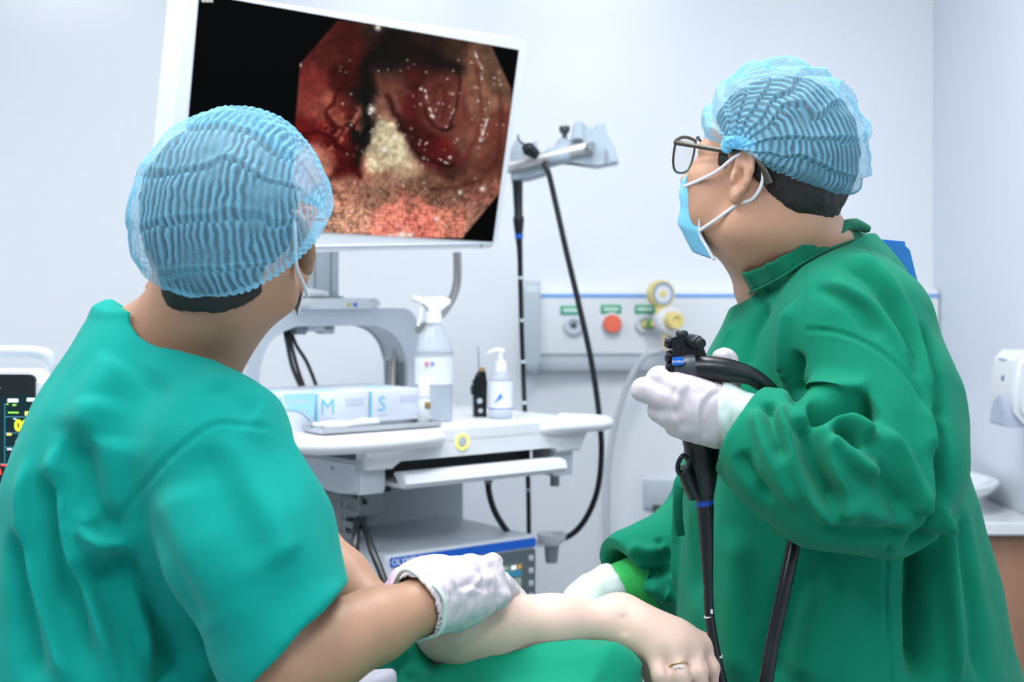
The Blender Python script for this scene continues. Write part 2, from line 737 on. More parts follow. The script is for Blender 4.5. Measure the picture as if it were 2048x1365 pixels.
# ceiling light panels (the room's own, plus one added to brighten the back wall)
m_lamp = mat('lamp_diffuser', (0.94, 0.97, 1.0), rough=0.6, emit=LAMP_POWER)
LP = [(0.40, 0.0, 'ceiling light panel above the camera, nearest the right wall'), (-1.5, 0.0, 'ceiling light panel nearest the camera, left row'),
      (-0.55, 1.45, 'ceiling light panel above the scrubbed assistant'), (-1.9, 1.75, 'ceiling light panel farthest left, over the bedside monitor'),
      (0.30, 2.0, 'added ceiling light panel brightening the back wall, right of the display')]
for (x, y, lb) in LP:
    t = thing('ceiling_light', lb, 'light', (x, y, 2.75), 0, 'recessed ceiling light panels')
    fr = join(box(-0.31, 0.31, -0.46, -0.44, -0.02, 0), box(-0.31, 0.31, 0.44, 0.46, -0.02, 0),
              box(-0.31, -0.29, -0.44, 0.44, -0.02, 0), box(0.29, 0.31, -0.44, 0.44, -0.02, 0))
    obj('frame', fr, m_white, t, smooth=False)
    obj('diffuser', box(-0.29, 0.29, -0.44, 0.44, -0.012, -0.001), m_lamp, t, smooth=False)

# ------------------------------------------------------------------ bedhead gas panel on the back wall
FY = WY - 0.06                                        # its front face
gx0, gx1 = P(1062, 0, FY).x, WX - 0.004
gz0, gz1 = P(0, 716, FY).z, P(0, 578, FY).z
t = thing('gas_outlet_panel', 'long white medical gas panel with blue stripe fixed to back wall', 'gas panel', (gx0, WY, gz0))
hz = gz1 - gz0
prof = [(0, 0.012), (-0.045, 0.0), (-0.06, 0.012), (-0.06, hz - 0.012), (-0.05, hz), (0, hz)]
obj('housing', prism(prof, 0.012, gx1 - gx0, axis='x'), m_white, t, smooth=False)
obj('lower_rail', prism([(0, -0.035), (-0.04, -0.035), (-0.05, -0.02), (-0.05, 0.006), (0, 0.006)], 0.012, gx1 - gx0, axis='x'), m_white2, t, smooth=False)
sz = P(0, 592, FY).z - gz0
obj('blue_stripe', box(0.02, gx1 - gx0, -0.062, -0.058, sz - 0.0045, sz + 0.0045), mat('stripe_blue', (112, 170, 236), rough=0.4), t)
obj('end_cap', prism(rrect(-0.075, 0.0, -0.05, hz + 0.022, 0.035), -0.018, 0.026, axis='x', bev=0.006), m_lgrey, t)
m_lgreen = mat('label_green', (70, 172, 136), rough=0.5)
m_pale = mat('label_print_white', (205, 232, 222), rough=0.5)
m_coral = mat('coral_plastic', (250, 118, 92), rough=0.4)
m_cream = mat('cream_yellow_plastic', (238, 218, 140), rough=0.4)
for i, (px, py) in enumerate(((1141, 621), (1222, 619), (1290, 619), (1850, 641))):
    c = P(px, py, FY) - Vector((gx0, WY, gz0))
    w = 0.028 if i != 3 else 0.024
    lb = obj('outlet_label', box(c.x - w, c.x + w, -0.063, -0.059, c.z - 0.0125, c.z + 0.0125, 0.001), m_lgreen, t)
    obj('lettering', box(c.x - w * 0.72, c.x + w * 0.72, -0.0636, -0.062, c.z - 0.0045, c.z + 0.005, 0.0004), m_pale, lb)
for i, (px, py, mm) in enumerate(((1147, 651, m_white2), (1224, 648, m_coral), (1289, 648, m_white2))):
    c = P(px, py, FY) - Vector((gx0, WY, gz0))
    pr = [(0, 0), (0.027, 0), (0.027, 0.012), (0.024, 0.018), (0.017, 0.019), (0.016, 0.012), (0, 0.012)] if i != 1 else \
         [(0, 0), (0.025, 0), (0.025, 0.02), (0.022, 0.026), (0.0, 0.027)]
    ob = obj('gas_outlet', lathe(pr, (c.x, -0.058, c.z), (0, -1, 0)), mm, t)
    if i != 1:
        obj('socket', cyl((c.x, -0.068, c.z), (c.x, -0.074, c.z), 0.008), m_dgrey, ob)
    else:
        obj('ring', lathe([(0.026, 0), (0.030, 0), (0.030, 0.006), (0.026, 0.008), (0.026, 0)], (c.x, -0.059, c.z), (0, -1, 0)), m_white, ob)

# oxygen regulator plugged in the third outlet
t = thing('oxygen_regulator', 'cream yellow oxygen regulator with round gauge plugged into gas panel', 'regulator', tuple(P(1300, 648, FY - 0.02)))
o0 = t.location.copy()
def L(px, py, Y):
    return P(px, py, Y) - o0
gd = Vector((0.35, -1, 0)).normalized()
g = L(1325, 588, FY - 0.09)
obj('gauge_body', lathe([(0, -0.03), (0.032, -0.03), (0.036, -0.024), (0.036, 0.0), (0.033, 0.004), (0.029, 0.0), (0, 0.0)], g, gd), m_cream, t)
ga = obj('gauge_dial', lathe([(0, 0.0), (0.028, 0.0), (0.028, 0.002), (0, 0.002)], g + gd * 0.0005, gd), m_white, t)
obj('dial_centre', lathe([(0, 0), (0.010, 0), (0.008, 0.004), (0, 0.004)], g + gd * 0.002, gd), m_cream, ga)
obj('dial_ring', lathe([(0.024, 0), (0.028, 0), (0.028, 0.003), (0.024, 0.003), (0.024, 0)], g + gd * 0.002, gd), mat('dial_blue', (150, 176, 222), rough=0.3), ga)
obj('stem', tube([L(1322, 600, FY - 0.08), L(1318, 625, FY - 0.08), L(1322, 650, FY - 0.07)], [0.014, 0.011, 0.013]), m_cream, t)
f = L(1338, 641, FY - 0.08)
obj('flow_body', lathe([(0, -0.03), (0.03, -0.03), (0.038, -0.02), (0.038, 0.004), (0.034, 0.012), (0.02, 0.014), (0, 0.014)], f, gd), m_white, t)
obj('flow_knob', lathe([(0, 0.012), (0.023, 0.012), (0.025, 0.018), (0.022, 0.045), (0.012, 0.046), (0.012, 0.04), (0, 0.04)], f, gd, 12), m_cream, t)
obj('connector', cyl(L(1289, 650, FY - 0.005), L(1312, 648, FY - 0.07), 0.011, 0.009), m_cream, t)
obj('green_collar', cyl(L(1300, 648, FY - 0.04), L(1306, 648, FY - 0.055), 0.0125), mat('valve_green', (60, 150, 70), rough=0.4), t)
obj('nozzle', cyl(L(1332, 665, FY - 0.07), L(1330, 700, FY - 0.07), 0.010, 0.006), m_cream, t)
ho = obj('oxygen_hose', tube([P(1330, 698, FY - 0.07), P(1318, 703, FY - 0.06), P(1290, 712, FY - 0.05), P(1262, 755, FY - 0.04), P(1245, 800, FY - 0.03), P(1224, 880, FY - 0.02), P(1214, 1000, FY - 0.01), P(1216, 1330, FY - 0.01), P(1230, 1500, FY)], 0.0085),
         mat('clear_hose', (228, 233, 240), rough=0.2, trans=0.3))
tag(ho, 'thin translucent hose hanging from oxygen regulator down back wall', 'hose')

# wall bracket with bottle below the panel
t = thing('wall_holder', 'small grey wall holder half hidden behind doctor green sleeve', 'holder', tuple(P(1330, 1010, WY)))
o0 = t.location.copy()
obj('back_plate', box(-0.06, 0.09, -0.012, 0, -0.01, 0.07, 0.004), m_lgrey, t)
obj('tray', join(box(-0.055, 0.085, -0.075, -0.012, -0.105, -0.098, 0.002), box(-0.055, 0.085, -0.075, -0.07, -0.098, -0.07, 0.002), box(-0.03, 0.06, -0.012, 0, -0.105, 0.0)), m_white2, t)
bt = P(1313, 1030, WY - 0.045)
t = thing('blue_label_bottle', 'small bottle with bright blue label in wall holder', 'bottle', (bt.x, bt.y, P(0, 1010, WY).z - 0.098))
obj('body', lathe([(0, 0), (0.02, 0), (0.022, 0.004), (0.022, 0.065), (0.012, 0.078), (0.010, 0.085), (0, 0.085)]), m_white, t)
obj('label', lathe([(0.0224, 0.008), (0.0228, 0.008), (0.0228, 0.05), (0.0224, 0.05)]), mat('label_blue', (30, 140, 225), rough=0.4), t)
obj('cap', lathe([(0, 0.084), (0.012, 0.084), (0.011, 0.104), (0, 0.104)]), m_dgrey, t)

# soap dispenser on the right wall
t = thing('soap_dispenser', 'white soap dispenser with drop window mounted on right wall', 'dispenser', (WX, 2.82, 1.09))
hh = 0.16
prof = [(0, 0), (-0.075, 0), (-0.1, 0.03), (-0.105, 0.08), (-0.098, 0.14), (-0.08, hh), (0, hh)]
pz = [(p[0], p[1]) for p in prof]
obj('body', prism(pz, -0.072, 0.072, axis='y', bev=0.012, seg=3), m_white, t)
arch = [(-0.05, -0.002)] + [(-0.05 * math.cos(a), 0.062 * math.sin(a)) for a in np.linspace(0, math.pi, 15)] + [(0.05, -0.002)]
obj('push_lever', prism([(p[0] + 0.0, p[1]) for p in arch], -0.112, -0.07, axis='x', bev=0.004), mat('lever_grey', (178, 188, 208), rough=0.4), t)
win = obj('drop_window', lathe([(0, 0), (0.0085, 0), (0.006, 0.004), (0, 0.005)], (-0.1005, -0.005, 0.1), (-1, 0, 0)), mat('window_teal', (84, 120, 140), rough=0.2), t)
win.scale = (1, 1, 1)
obj('brand_plate', box(-0.1, -0.091, -0.012, 0.03, 0.138, 0.143, 0.001), mat('brand_grey', (176, 188, 214), rough=0.4), t)

# vanity: cabinet, counter, basin
t = thing('vanity_cabinet', 'wood-grain vanity cabinet under the basin by right wall', 'cabinet', (0.95, 2.88, 0))
cw0, cw1, cd = 0.74 - 0.95, WX - 0.956, 0.62
obj('body', box(cw0, cw1, 0.02, cd, 0.08, 0.842, 0.002), m_wood, t)
obj('plinth', box(cw0 + 0.03, cw1, 0.05, cd, 0, 0.08), m_dgrey, t)
mid = (cw0 + cw1) / 2
for a, b in ((cw0 + 0.004, mid - 0.002), (mid + 0.002, cw1 - 0.004)):
    d = obj('door', box(a, b, 0.0, 0.02, 0.09, 0.835, 0.002), m_wood, t)
    hx = b - 0.03 if a < mid - 0.05 else a + 0.03
    obj('handle', cyl((hx, -0.012, 0.6), (hx, -0.012, 0.7), 0.005), m_steel, d)
ct = obj('vanity_counter', prism([(0.72, 2.85), (WX - 0.004, 2.85), (WX - 0.004, 3.52), (0.72, 3.52)], 0.842, 0.872, axis='z', bev=0.004), m_porc)
tag(ct, 'white stone counter slab on wooden vanity cabinet', 'counter')
F = Field((0.74, 2.84, 0.86), (1.17, 3.4, 0.98), 0.004)
F.ell((0.955, 3.11, 0.938), (0.195, 0.225, 0.064), k=0)
F.ell((0.955, 3.11, 0.95), (0.178, 0.208, 0.056), k=0.004, op='-')
F.half((0, 0, 0.938), (0, 0, 1))
bs = field_obj(F, 'wash_basin', m_porc, None, it=2)
tag(bs, 'oval white vessel basin standing on vanity counter', 'basin')

# ------------------------------------------------------------------ patient monitor and its cart, far left
PMY = 2.08
pc = P(-45, 1000, PMY)
t = thing('patient_monitor', 'white bedside patient monitor with dark vital-signs screen behind assistant', 'monitor', (pc.x, PMY, pc.z), math.radians(-6))
px2m = PMY / FPX
w2 = 132 * px2m
ht = (1008 - 752) * px2m
obj('case', prism(rrect(-w2, w2, 0, ht, 0.018), 0.0, 0.10, axis='y', bev=0.008), m_white, t)
obj('front_glass', prism(rrect(-w2 + 0.008, w2 - 0.008, 0.022, ht - 0.004, 0.01), -0.004, 0.004, axis='y', bev=0.001), m_blackm, t)
obj('handle', tube([(-w2 * 0.8, 0.05, ht - 0.01), (-w2 * 0.8, 0.05, ht + 0.012), (-w2 * 0.68, 0.05, ht + 0.028), (0, 0.05, ht + 0.03), (w2 * 0.78, 0.05, ht + 0.028), (w2 * 0.92, 0.05, ht + 0.012), (w2 * 0.92, 0.05, ht - 0.01)], 0.0105), m_lgrey, t)
def PMx(px):
    return (px + 45) * px2m
def PMz(py):
    return (1000 - py) * px2m
scr = obj('display_area', box(-w2 + 0.016, w2 - 0.012, -0.0055, -0.0035, PMz(965), PMz(790)), mat('monitor_glow_dark', (4, 34, 40), rough=0.15, emit=0.5), t)
def mk(rgb, s=1.4):
    return mat('glow_%d_%d_%d' % rgb, rgb, rough=0.5, emit=s)
gy, gn, gw, go, gr = (196, 214, 40), (120, 200, 60), (190, 205, 225), (225, 190, 90), (235, 62, 44)
def bar(x0, x1, y0, y1, c, nm='readout'):
    obj(nm, box(PMx(x0), PMx(x1), -0.0068, -0.005, PMz(y1), PMz(y0), 0.0004, 1), mk(c), scr)
gl = (30, 92, 108)
for (x0, x1, y0, y1) in ((15, 17, 806, 925), (15, 95, 832, 834), (15, 95, 864, 866), (15, 95, 893, 895), (-150, 95, 926, 928)):
    bar(x0, x1, y0, y1, gl, 'grid_line')
for a in ((22, 44, 797, 804, gw), (32, 40, 808, 811, gn), (19, 24, 807, 809, gn), (23, 45, 823, 826, gn), (34, 40, 836, 838, gw), (20, 30, 865, 870, go), (39, 46, 880, 884, go), (21, 31, 896, 899, gw), (62, 80, 795, 802, gw), (8, 26, 927, 931, gr), (20, 28, 938, 942, gr), (58, 66, 822, 830, go), (-2, 6, 775, 777, gw), (-140, -60, 840, 842, gn), (-140, -40, 880, 882, gw)):
    bar(*a)
tm = text_mesh('00', 30 * px2m * 1.0, 0.0004, frame((PMx(52), -0.0066, PMz(851)), (1, 0, 0), (0, 0, 1)), bold=0.0012)
obj('digits', tm, mk(gy), scr)
tm = text_mesh('0', 30 * px2m * 0.8, 0.0004, frame((PMx(36), -0.0066, PMz(911)), (1, 0, 0), (0, 0, 1)), bold=0.001)
obj('digits', tm, mk(gw), scr)
obj('pulse_trace', tube([(PMx(-8), -0.006, PMz(936)), (PMx(0), -0.006, PMz(946)), (PMx(4), -0.006, PMz(934)), (PMx(8), -0.006, PMz(948))], 0.0012, seg=6, n=2), mk(gr), scr)
CTZ = pc.z
t = thing('equipment_cart', 'white cart with blue drawers carrying bedside monitor at left edge', 'cart', (pc.x, PMY + 0.06, 0), math.radians(-6))
obj('top_shelf', box(-0.19, 0.13, -0.12, 0.2, CTZ - 0.022, CTZ, 0.006), m_white, t)
obj('instrument_module', box(-0.17, 0.118, -0.1, 0.18, P(0, 1175, PMY).z, CTZ - 0.022, 0.004), m_white2, t)
obj('green_strip', box(-0.18, 0.125, -0.11, 0.19, P(0, 1188, PMY).z, P(0, 1172, PMY).z, 0.001), mat('strip_green', (150, 206, 160), rough=0.5), t)
obj('drawer', box(-0.18, 0.125, -0.11, 0.19, P(0, 1268, PMY).z, P(0, 1190, PMY).z, 0.004), mat('drawer_navy', (16, 52, 108), rough=0.4), t, label='navy blue drawer')
obj('ledge', box(-0.19, 0.13, -0.13, 0.2, P(0, 1298, PMY).z, P(0, 1270, PMY).z, 0.006), m_white, t)
obj('drawer', box(-0.18, 0.125, -0.11, 0.19, P(0, 1460, PMY).z, P(0, 1300, PMY).z, 0.004), mat('drawer_navy', (16, 52, 108)), t, label='deep navy blue drawer')
obj('base', box(-0.19, 0.13, -0.13, 0.2, 0.07, P(0, 1462, PMY).z, 0.008), m_white, t)
for sx in (-0.16, 0.10):
    for sy in (-0.09, 0.16):
        obj('caster', cyl((sx - 0.012, sy, 0.035), (sx + 0.012, sy, 0.035), 0.035, bev=0.004), m_dgrey, t)
# ================================================================== endoscopy trolley
KY = 2.45
K = P(735, 600, KY)
U = Vector((0.79, 0.613, 0)).normalized()
W = Vector((-U.y, U.x, 0))
CROT = math.atan2(U.y, U.x)
K0 = Vector((K.x, K.y, 0))


def KL(px, py, b):
    """trolley-local point seen at photo pixel (px,py) on the trolley plane y=b"""
    k = (px - CX) / FPX
    a = (k * (K0.y + b * W.y) - K0.x - b * W.x) / (U.x - k * U.y)
    w = K0 + U * a + W * b
    return Vector((a, b, P(px, py, w.y).z))


def KLa(px, py, a):
    """same on the trolley plane x=a"""
    k = (px - CX) / FPX
    b = (k * (K0.y + a * U.y) - K0.x - a * U.x) / (W.x - k * W.y)
    w = K0 + U * a + W * b
    return Vector((a, b, P(px, py, w.y).z))


def KWP(a, b, z):
    w = K0 + U * a + W * b
    return Vector((w.x, w.y, z))


t = thing('endoscopy_trolley', 'white endoscopy trolley with grab handles, shelf and arch standing before back wall', 'trolley', tuple(K0), CROT)
TR = t
ZT = 1.108
# worktop: rounded slab with a thick lip
obj('worktop', prism(rrect(-0.16, 0.53, -0.035, 0.46, 0.05), ZT - 0.022, ZT, axis='z', bev=0.006, seg=3), m_white, t)
obj('fascia', prism([(-0.02, ZT - 0.02), (0.52, ZT - 0.02), (0.515, ZT - 0.03), (0.50, ZT - 0.064), (0.44, ZT - 0.064), (0.43, ZT - 0.050), (0.05, ZT - 0.050), (0.035, ZT - 0.066), (-0.02, ZT - 0.066)], -0.036, 0.012, axis='y', bev=0.003), m_white, t)
# grab handles along the front, swelling out of the slab
def handle(pts, rs):
    return tube(pts, rs, seg=18, n=10, flat=(1.0, 1.25), up=(0, 0, 1))
obj('grab_handle', handle([(-0.15, 0.12, ZT - 0.008), (-0.165, 0.0, ZT - 0.008), (-0.14, -0.045, ZT - 0.01), (-0.08, -0.06, ZT - 0.012), (0.0, -0.066, ZT - 0.012), (0.08, -0.062, ZT - 0.012), (0.125, -0.045, ZT - 0.014), (0.13, -0.02, ZT - 0.02)], [0.014, 0.0165, 0.0165, 0.0165, 0.0165, 0.0165, 0.015, 0.010]), m_white, t)
obj('grab_handle', handle([(0.40, -0.02, ZT - 0.018), (0.41, -0.035, ZT - 0.012), (0.46, -0.05, ZT - 0.01), (0.53, -0.055, ZT - 0.01), (0.565, -0.04, ZT - 0.01), (0.575, 0.0, ZT - 0.01), (0.56, 0.10, ZT - 0.01)], [0.010, 0.0135, 0.0145, 0.0145, 0.0145, 0.0145, 0.012]), m_white, t)
obj('blue_edge_band', box(-0.163, -0.156, -0.005, 0.40, ZT - 0.03, ZT - 0.004, 0.001), mat('band_blue', (10, 92, 186), rough=0.4), t)
# ringed power button
pb = KL(924, 884, -0.0365)
pbo = obj('power_button', lathe([(0, 0), (0.0105, 0), (0.0095, 0.003), (0, 0.0035)], pb, (0, -1, 0)), m_lgrey, t)
obj('lit_ring', lathe([(0.0115, 0), (0.0155, 0), (0.0155, 0.003), (0.0115, 0.003), (0.0115, 0)], pb, (0, -1, 0)), mat('ring_yellow', (238, 230, 110), rough=0.4, emit=0.6), pbo)
# left side box under the overhang and its corner bracket
zs0, zs1 = KLa(725, 985, 0.0).z, ZT - 0.055
obj('side_box', prism([(-0.012, zs0), (0.05, zs0 - 0.004), (0.44, zs0), (0.44, zs1), (-0.012, zs1 + 0.004)], -0.03, 0.035, axis='x', bev=0.006), m_white2, t)
for px, py in ((612, 938), (606, 931), (665, 937), (570, 940), (611, 944)):
    q = KLa(px, py, -0.03)
    obj('screw', cyl((-0.0315, q.y, q.z), (-0.029, q.y, q.z), 0.0035, seg=10), m_grey, t)
obj('side_bracket', prism([(-0.015, ZT - 0.06), (0.06, ZT - 0.06), (0.055, zs0 + 0.02), (0.03, zs0 - 0.004), (-0.012, zs0 - 0.004)], 0.44, 0.50, axis='x', bev=0.005), m_white2, t)
obj('bracket_stub', cyl((0.475, 0.02, zs0 - 0.03), (0.475, 0.02, zs0 + 0.01), 0.010), m_grey, t)
# pulled keyboard tray: curved front bar and floor
z0 = KL(745, 985, -0.05).z
tray = prism([(-0.055, z0), (-0.065, z0 + 0.010), (-0.06, z0 + 0.024), (-0.045, z0 + 0.029), (-0.02, z0 + 0.029), (-0.02, z0 + 0.022), (-0.035, z0 + 0.016), (-0.035, z0)], 0.045, 0.44, axis='x', bev=0.002)
obj('keyboard_tray', join(tray, box(0.045, 0.44, -0.04, 0.35, z0, z0 + 0.008)), m_white, t)
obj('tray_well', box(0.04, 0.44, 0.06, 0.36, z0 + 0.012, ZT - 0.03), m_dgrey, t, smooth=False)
# rear column with cable channel, side plate, vented plate
zc = 0.878
obj('rear_column', box(0.18, 0.44, 0.30, 0.44, 0.12, ZT - 0.03, 0.008), m_lgrey, t, smooth=False)
obj('column_side', box(0.02, 0.18, 0.36, 0.44, 0.12, ZT - 0.03, 0.004), m_grey, t, smooth=False)
obj('cable_box', box(0.10, 0.20, 0.26, 0.36, 0.90, 0.965, 0.006), m_lgrey, t)
obj('cable_plug', box(0.16, 0.195, 0.22, 0.27, 0.955, 1.02, 0.004), m_black, t)
obj('power_lead', tube([(0.13, 0.2, 1.02), (0.11, 0.22, 0.99), (0.12, 0.25, 0.96), (0.155, 0.262, 0.93)], 0.006), m_black, t)
m_vent = mat('vent_plate_grey', (112, 120, 120), rough=0.5)
bm = bmesh.new()
va, vb = KLa(585, 0, -0.005).y, KLa(722, 0, -0.005).y
zv0, zv1 = 0.905, zs0 + 0.004
span = va - vb
# slotted plate: real openings between bars
def bx(bm, lo, hi):
    r = bmesh.ops.create_cube(bm, size=1.0)
    for v in r['verts']:
        v.co = Vector([lo[i] + (v.co[i] + 0.5) * (hi[i] - lo[i]) for i in range(3)])
yy = [vb, vb + span * 0.03, vb + span * 0.26, vb + span * 0.36, vb + span * 0.80, vb + span * 1.0]
for a, b in ((yy[0], yy[1]), (yy[2], yy[3]), (yy[4], yy[5])):
    bx(bm, (-0.008, a, zv0), (-0.002, b, zv1))
nb = 4
for i in range(nb + 1):
    zz = zv0 + (zv1 - zv0) * i / nb
    bx(bm, (-0.0075, yy[0], zz - 0.006), (-0.0025, yy[5], zz + 0.006))
obj('vent_plate', bm_mesh(bm), m_vent, t, smooth=False)
obj('light_reflector', box(0.03, 0.036, vb + 0.13, va + 0.05, zv0 - 0.01, zv1), m_white2, t, smooth=False)
# uprights, lower shelf, base
for a in (-0.005, 0.42):
    obj('upright', box(a, a + 0.045, 0.34, 0.42, 0.10, zs0 + 0.004, 0.006), m_white2, t)
for a in (-0.005, 0.42):
    obj('front_upright', box(a, a + 0.03, 0.10, 0.13, 0.10, 0.70, 0.006), m_white2, t)
obj('shelf', prism(rrect(-0.04, 0.47, -0.02, 0.44, 0.03), 0.69, 0.71, axis='z', bev=0.004), m_white, t)
obj('shelf', prism(rrect(-0.04, 0.47, -0.02, 0.44, 0.03), 0.38, 0.40, axis='z', bev=0.004), m_white, t)
obj('base', prism(rrect(-0.05, 0.48, -0.03, 0.46, 0.05), 0.08, 0.13, axis='z', bev=0.01), m_white2, t)
for a in (0.0, 0.43):
    for b in (0.02, 0.41):
        obj('caster', cyl((a - 0.014, b, 0.04), (a + 0.014, b, 0.04), 0.04, bev=0.005), m_dgrey, t)
# arch carrying the display
AB = 0.36
zb1, zb0 = KL(700, 617, AB).z, KL(700, 652, AB).z
aL, aR = KL(492, 700, AB).x, KL(838, 700, AB).x
wp = 0.052
outer = [(aL, ZT - 0.01)] + [(aL + 0.05 - 0.05 * math.cos(x), zb1 - 0.05 + 0.05 * math.sin(x)) for x in np.linspace(0, math.pi / 2, 9)] + \
        [(aR - 0.045 + 0.045 * math.sin(x), zb1 - 0.045 + 0.045 * math.cos(x)) for x in np.linspace(0, math.pi / 2, 9)] + [(aR, ZT - 0.01)]
ri = 0.085
inner = [(aR - wp * 0.62, ZT - 0.01)] + [(aR - wp * 0.62 - ri + ri * math.cos(x), zb0 - ri + ri * math.sin(x)) for x in np.linspace(0, math.pi / 2, 9)] + \
        [(aL + wp * 0.62 + ri - ri * math.sin(x), zb0 - ri + ri * math.cos(x)) for x in np.linspace(0, math.pi / 2, 9)] + [(aL + wp * 0.62, ZT - 0.01)]
obj('arch', prism(outer + inner, AB, AB + 0.10, axis='y', bev=0.004), m_white2, t)
obj('arch_liner', tube([(aR - wp * 0.62 - 0.001, AB + 0.05, ZT), (aR - wp * 0.62 - 0.001, AB + 0.05, ZT + 0.07), (aR - wp * 0.62 - 0.001, AB + 0.05, zb0 - ri)], 0.004, flat=(1, 10), up=(1, 0, 0)), m_grey, t)
q = KL(690, 605, AB)
obj('turntable', prism(rrect(KL(565, 0, AB).x, KL(765, 0, AB).x, AB - 0.03, AB + 0.13, 0.05), zb1 - 0.001, zb1 + 0.022, axis='z', bev=0.007), m_white, t)
obj('warning_sticker', cyl((KL(683, 0, AB).x, AB - 0.0295, zb1 + 0.008), (KL(683, 0, AB).x, AB - 0.0315, zb1 + 0.008), 0.004, seg=12), mat('sticker_yellow', (226, 205, 80)), t)
obj('blue_sticker', cyl((KL(696, 0, AB).x, AB - 0.0295, zb1 + 0.008), (KL(696, 0, AB).x, AB - 0.0315, zb1 + 0.008), 0.005, seg=12), mat('sticker_blue', (70, 130, 220)), t)
cxa = KL(655, 0, AB).x
obj('arm_pad', tube([(cxa - 0.10, AB + 0.0, zb1 + 0.03), (cxa - 0.05, AB, zb1 + 0.032), (cxa - 0.01, AB + 0.01, zb1 + 0.03)], [0.010, 0.014, 0.012], flat=(0.8, 2), up=(0, 0, 1)), m_white, t)
obj('display_column', box(cxa - 0.045, cxa + 0.042, AB + 0.02, AB + 0.09, zb1 + 0.02, zb1 + 0.30, 0.006), m_lgrey, t)
for dx in (-0.02, 0.02):
    obj('column_groove', box(cxa + dx - 0.0015, cxa + dx + 0.0015, AB + 0.0185, AB + 0.03, zb1 + 0.024, zb1 + 0.29), m_grey, t, smooth=False)
obj('column_foot', box(cxa - 0.05, cxa + 0.047, AB + 0.012, AB + 0.098, zb1 + 0.02, zb1 + 0.027, 0.002), m_grey, t)
# fittings under the beam
for px in (560, 612, 668):
    a = KL(px, 0, AB).x
    obj('clamp', box(a - 0.014, a + 0.014, AB + 0.02, AB + 0.06, zb0 - 0.018, zb0 + 0.002, 0.003), m_lgrey if px != 612 else m_grey, t)
obj('clamp_bar', box(KL(625, 0, AB).x, KL(680, 0, AB).x, AB + 0.02, AB + 0.05, zb0 - 0.012, zb0 + 0.002, 0.003), m_white2, t)
def hang(pxs, b0, b1, r, zoff=0.0):
    n = len(pxs)
    return [KL(p[0], p[1], b0 + (b1 - b0) * i / (n - 1)) for i, p in enumerate(pxs)]
obj('cable', tube(hang([(568, 652), (575, 690), (585, 735), (604, 780), (618, 812)], AB + 0.03, AB - 0.05, 0.005), 0.0045), m_black, t)
obj('cable', tube(hang([(574, 652), (584, 695), (596, 740), (612, 785), (622, 812)], AB + 0.04, AB - 0.03, 0.005), 0.004), m_black, t)
obj('cable', tube(hang([(578, 652), (592, 690), (612, 722), (630, 765), (645, 812)], AB + 0.05, AB - 0.02, 0.005), 0.004), m_blackm, t)
# steel flexible conduit from display to trolley
obj('conduit', tube([Matrix.Rotation(-CROT, 3, 'Z') @ (p - K0) for p in
    (P(914, 505, 2.86), P(915, 540, 2.86), P(912, 575, 2.87), P(900, 605, 2.89), P(880, 632, 2.92), P(845, 655, 2.95), P(805, 680, 2.97), P(790, 715, 2.97), P(785, 760, 2.96), P(786, 830, 2.94))], 0.0095, n=12),
    mat('conduit_metal', (190, 186, 184), rough=0.35, metal=0.6), t)
# scope tip cup at the side
cu = Matrix.Rotation(-CROT, 3, 'Z') @ (P(1103, 1082, 2.86) - K0)
obj('cup_arm', tube([(0.44, 0.16, cu.z - 0.012), (cu.x * 0.5 + 0.22, cu.y * 0.5 + 0.08, cu.z - 0.008), (cu.x, cu.y, cu.z - 0.004)], [0.012, 0.012, 0.012], flat=(0.5, 1.6), up=(0, 0, 1)), m_white, t)
obj('scope_cup', lathe([(0.0, -0.01), (0.018, -0.01), (0.03, 0.0), (0.034, 0.016), (0.03, 0.016), (0.022, 0.0), (0, -0.004)], cu), m_white, t)
obj('cup_tube', cyl(cu + Vector((0, 0, -0.048)), cu + Vector((0, 0, -0.008)), 0.013, 0.017), m_grey, t)
obj('hanging_lead', tube([Matrix.Rotation(-CROT, 3, 'Z') @ (p - K0) for p in (P(976, 955, 2.72), P(978, 985, 2.72), P(988, 1020, 2.72), P(1006, 1052, 2.73), P(1030, 1082, 2.75))], 0.0065), m_black, t)
obj('lead_grommet', cyl(*[Matrix.Rotation(-CROT, 3, 'Z') @ (p - K0) for p in (P(976, 952, 2.72), P(977, 968, 2.72))], 0.010, 0.008), m_grey, t)

# ------------------------------------------------------------------ video processor on the shelf
pk = KL(770, 1112, 0.0)
t = thing('video_processor', 'white video processor with blue stripe and touch screen on trolley shelf', 'processor', tuple(KWP(pk.x, 0.0, 0.71)), CROT)
PW, PH, PD = KL(1070, 1068, 0.0).x - pk.x, pk.z - 0.71, 0.36
obj('case', box(0.0, PW, 0.0, PD, 0.006, PH, 0.006, 3), m_white2, t)
obj('front_panel', prism(rrect(0.004, PW - 0.004, 0.008, PH - 0.004, 0.008), -0.008, 0.002, axis='y', bev=0.002), m_white, t)
def pz(px, py):
    q = KL(px, py, -0.008)
    return q.x - pk.x, q.z - 0.71
st = obj('blue_stripe', prism(rrect(0.006, PW - 0.006, PH - 0.0225, PH - 0.0045, 0.005), -0.0105, -0.006, axis='y'), m_blue, t)
tm = text_mesh('OLYMPUS', 0.0165, 0.0004, frame((0.008, -0.0108, PH - 0.0137), (1, 0, 0), (0, 0, 1)), align='LEFT', bold=0.0004)
obj('maker_name', tm, mat('print_white', (222, 232, 245)), st)
dk = pz(940, 1108)
obj('dark_fascia', prism(rrect(dk[0], PW - 0.008, 0.012, PH - 0.026, 0.006), -0.0115, -0.006, axis='y', bev=0.001), mat('fascia_grey', (92, 102, 108), rough=0.35), t)
s0, s1 = pz(985, 1130), pz(1050, 1105)
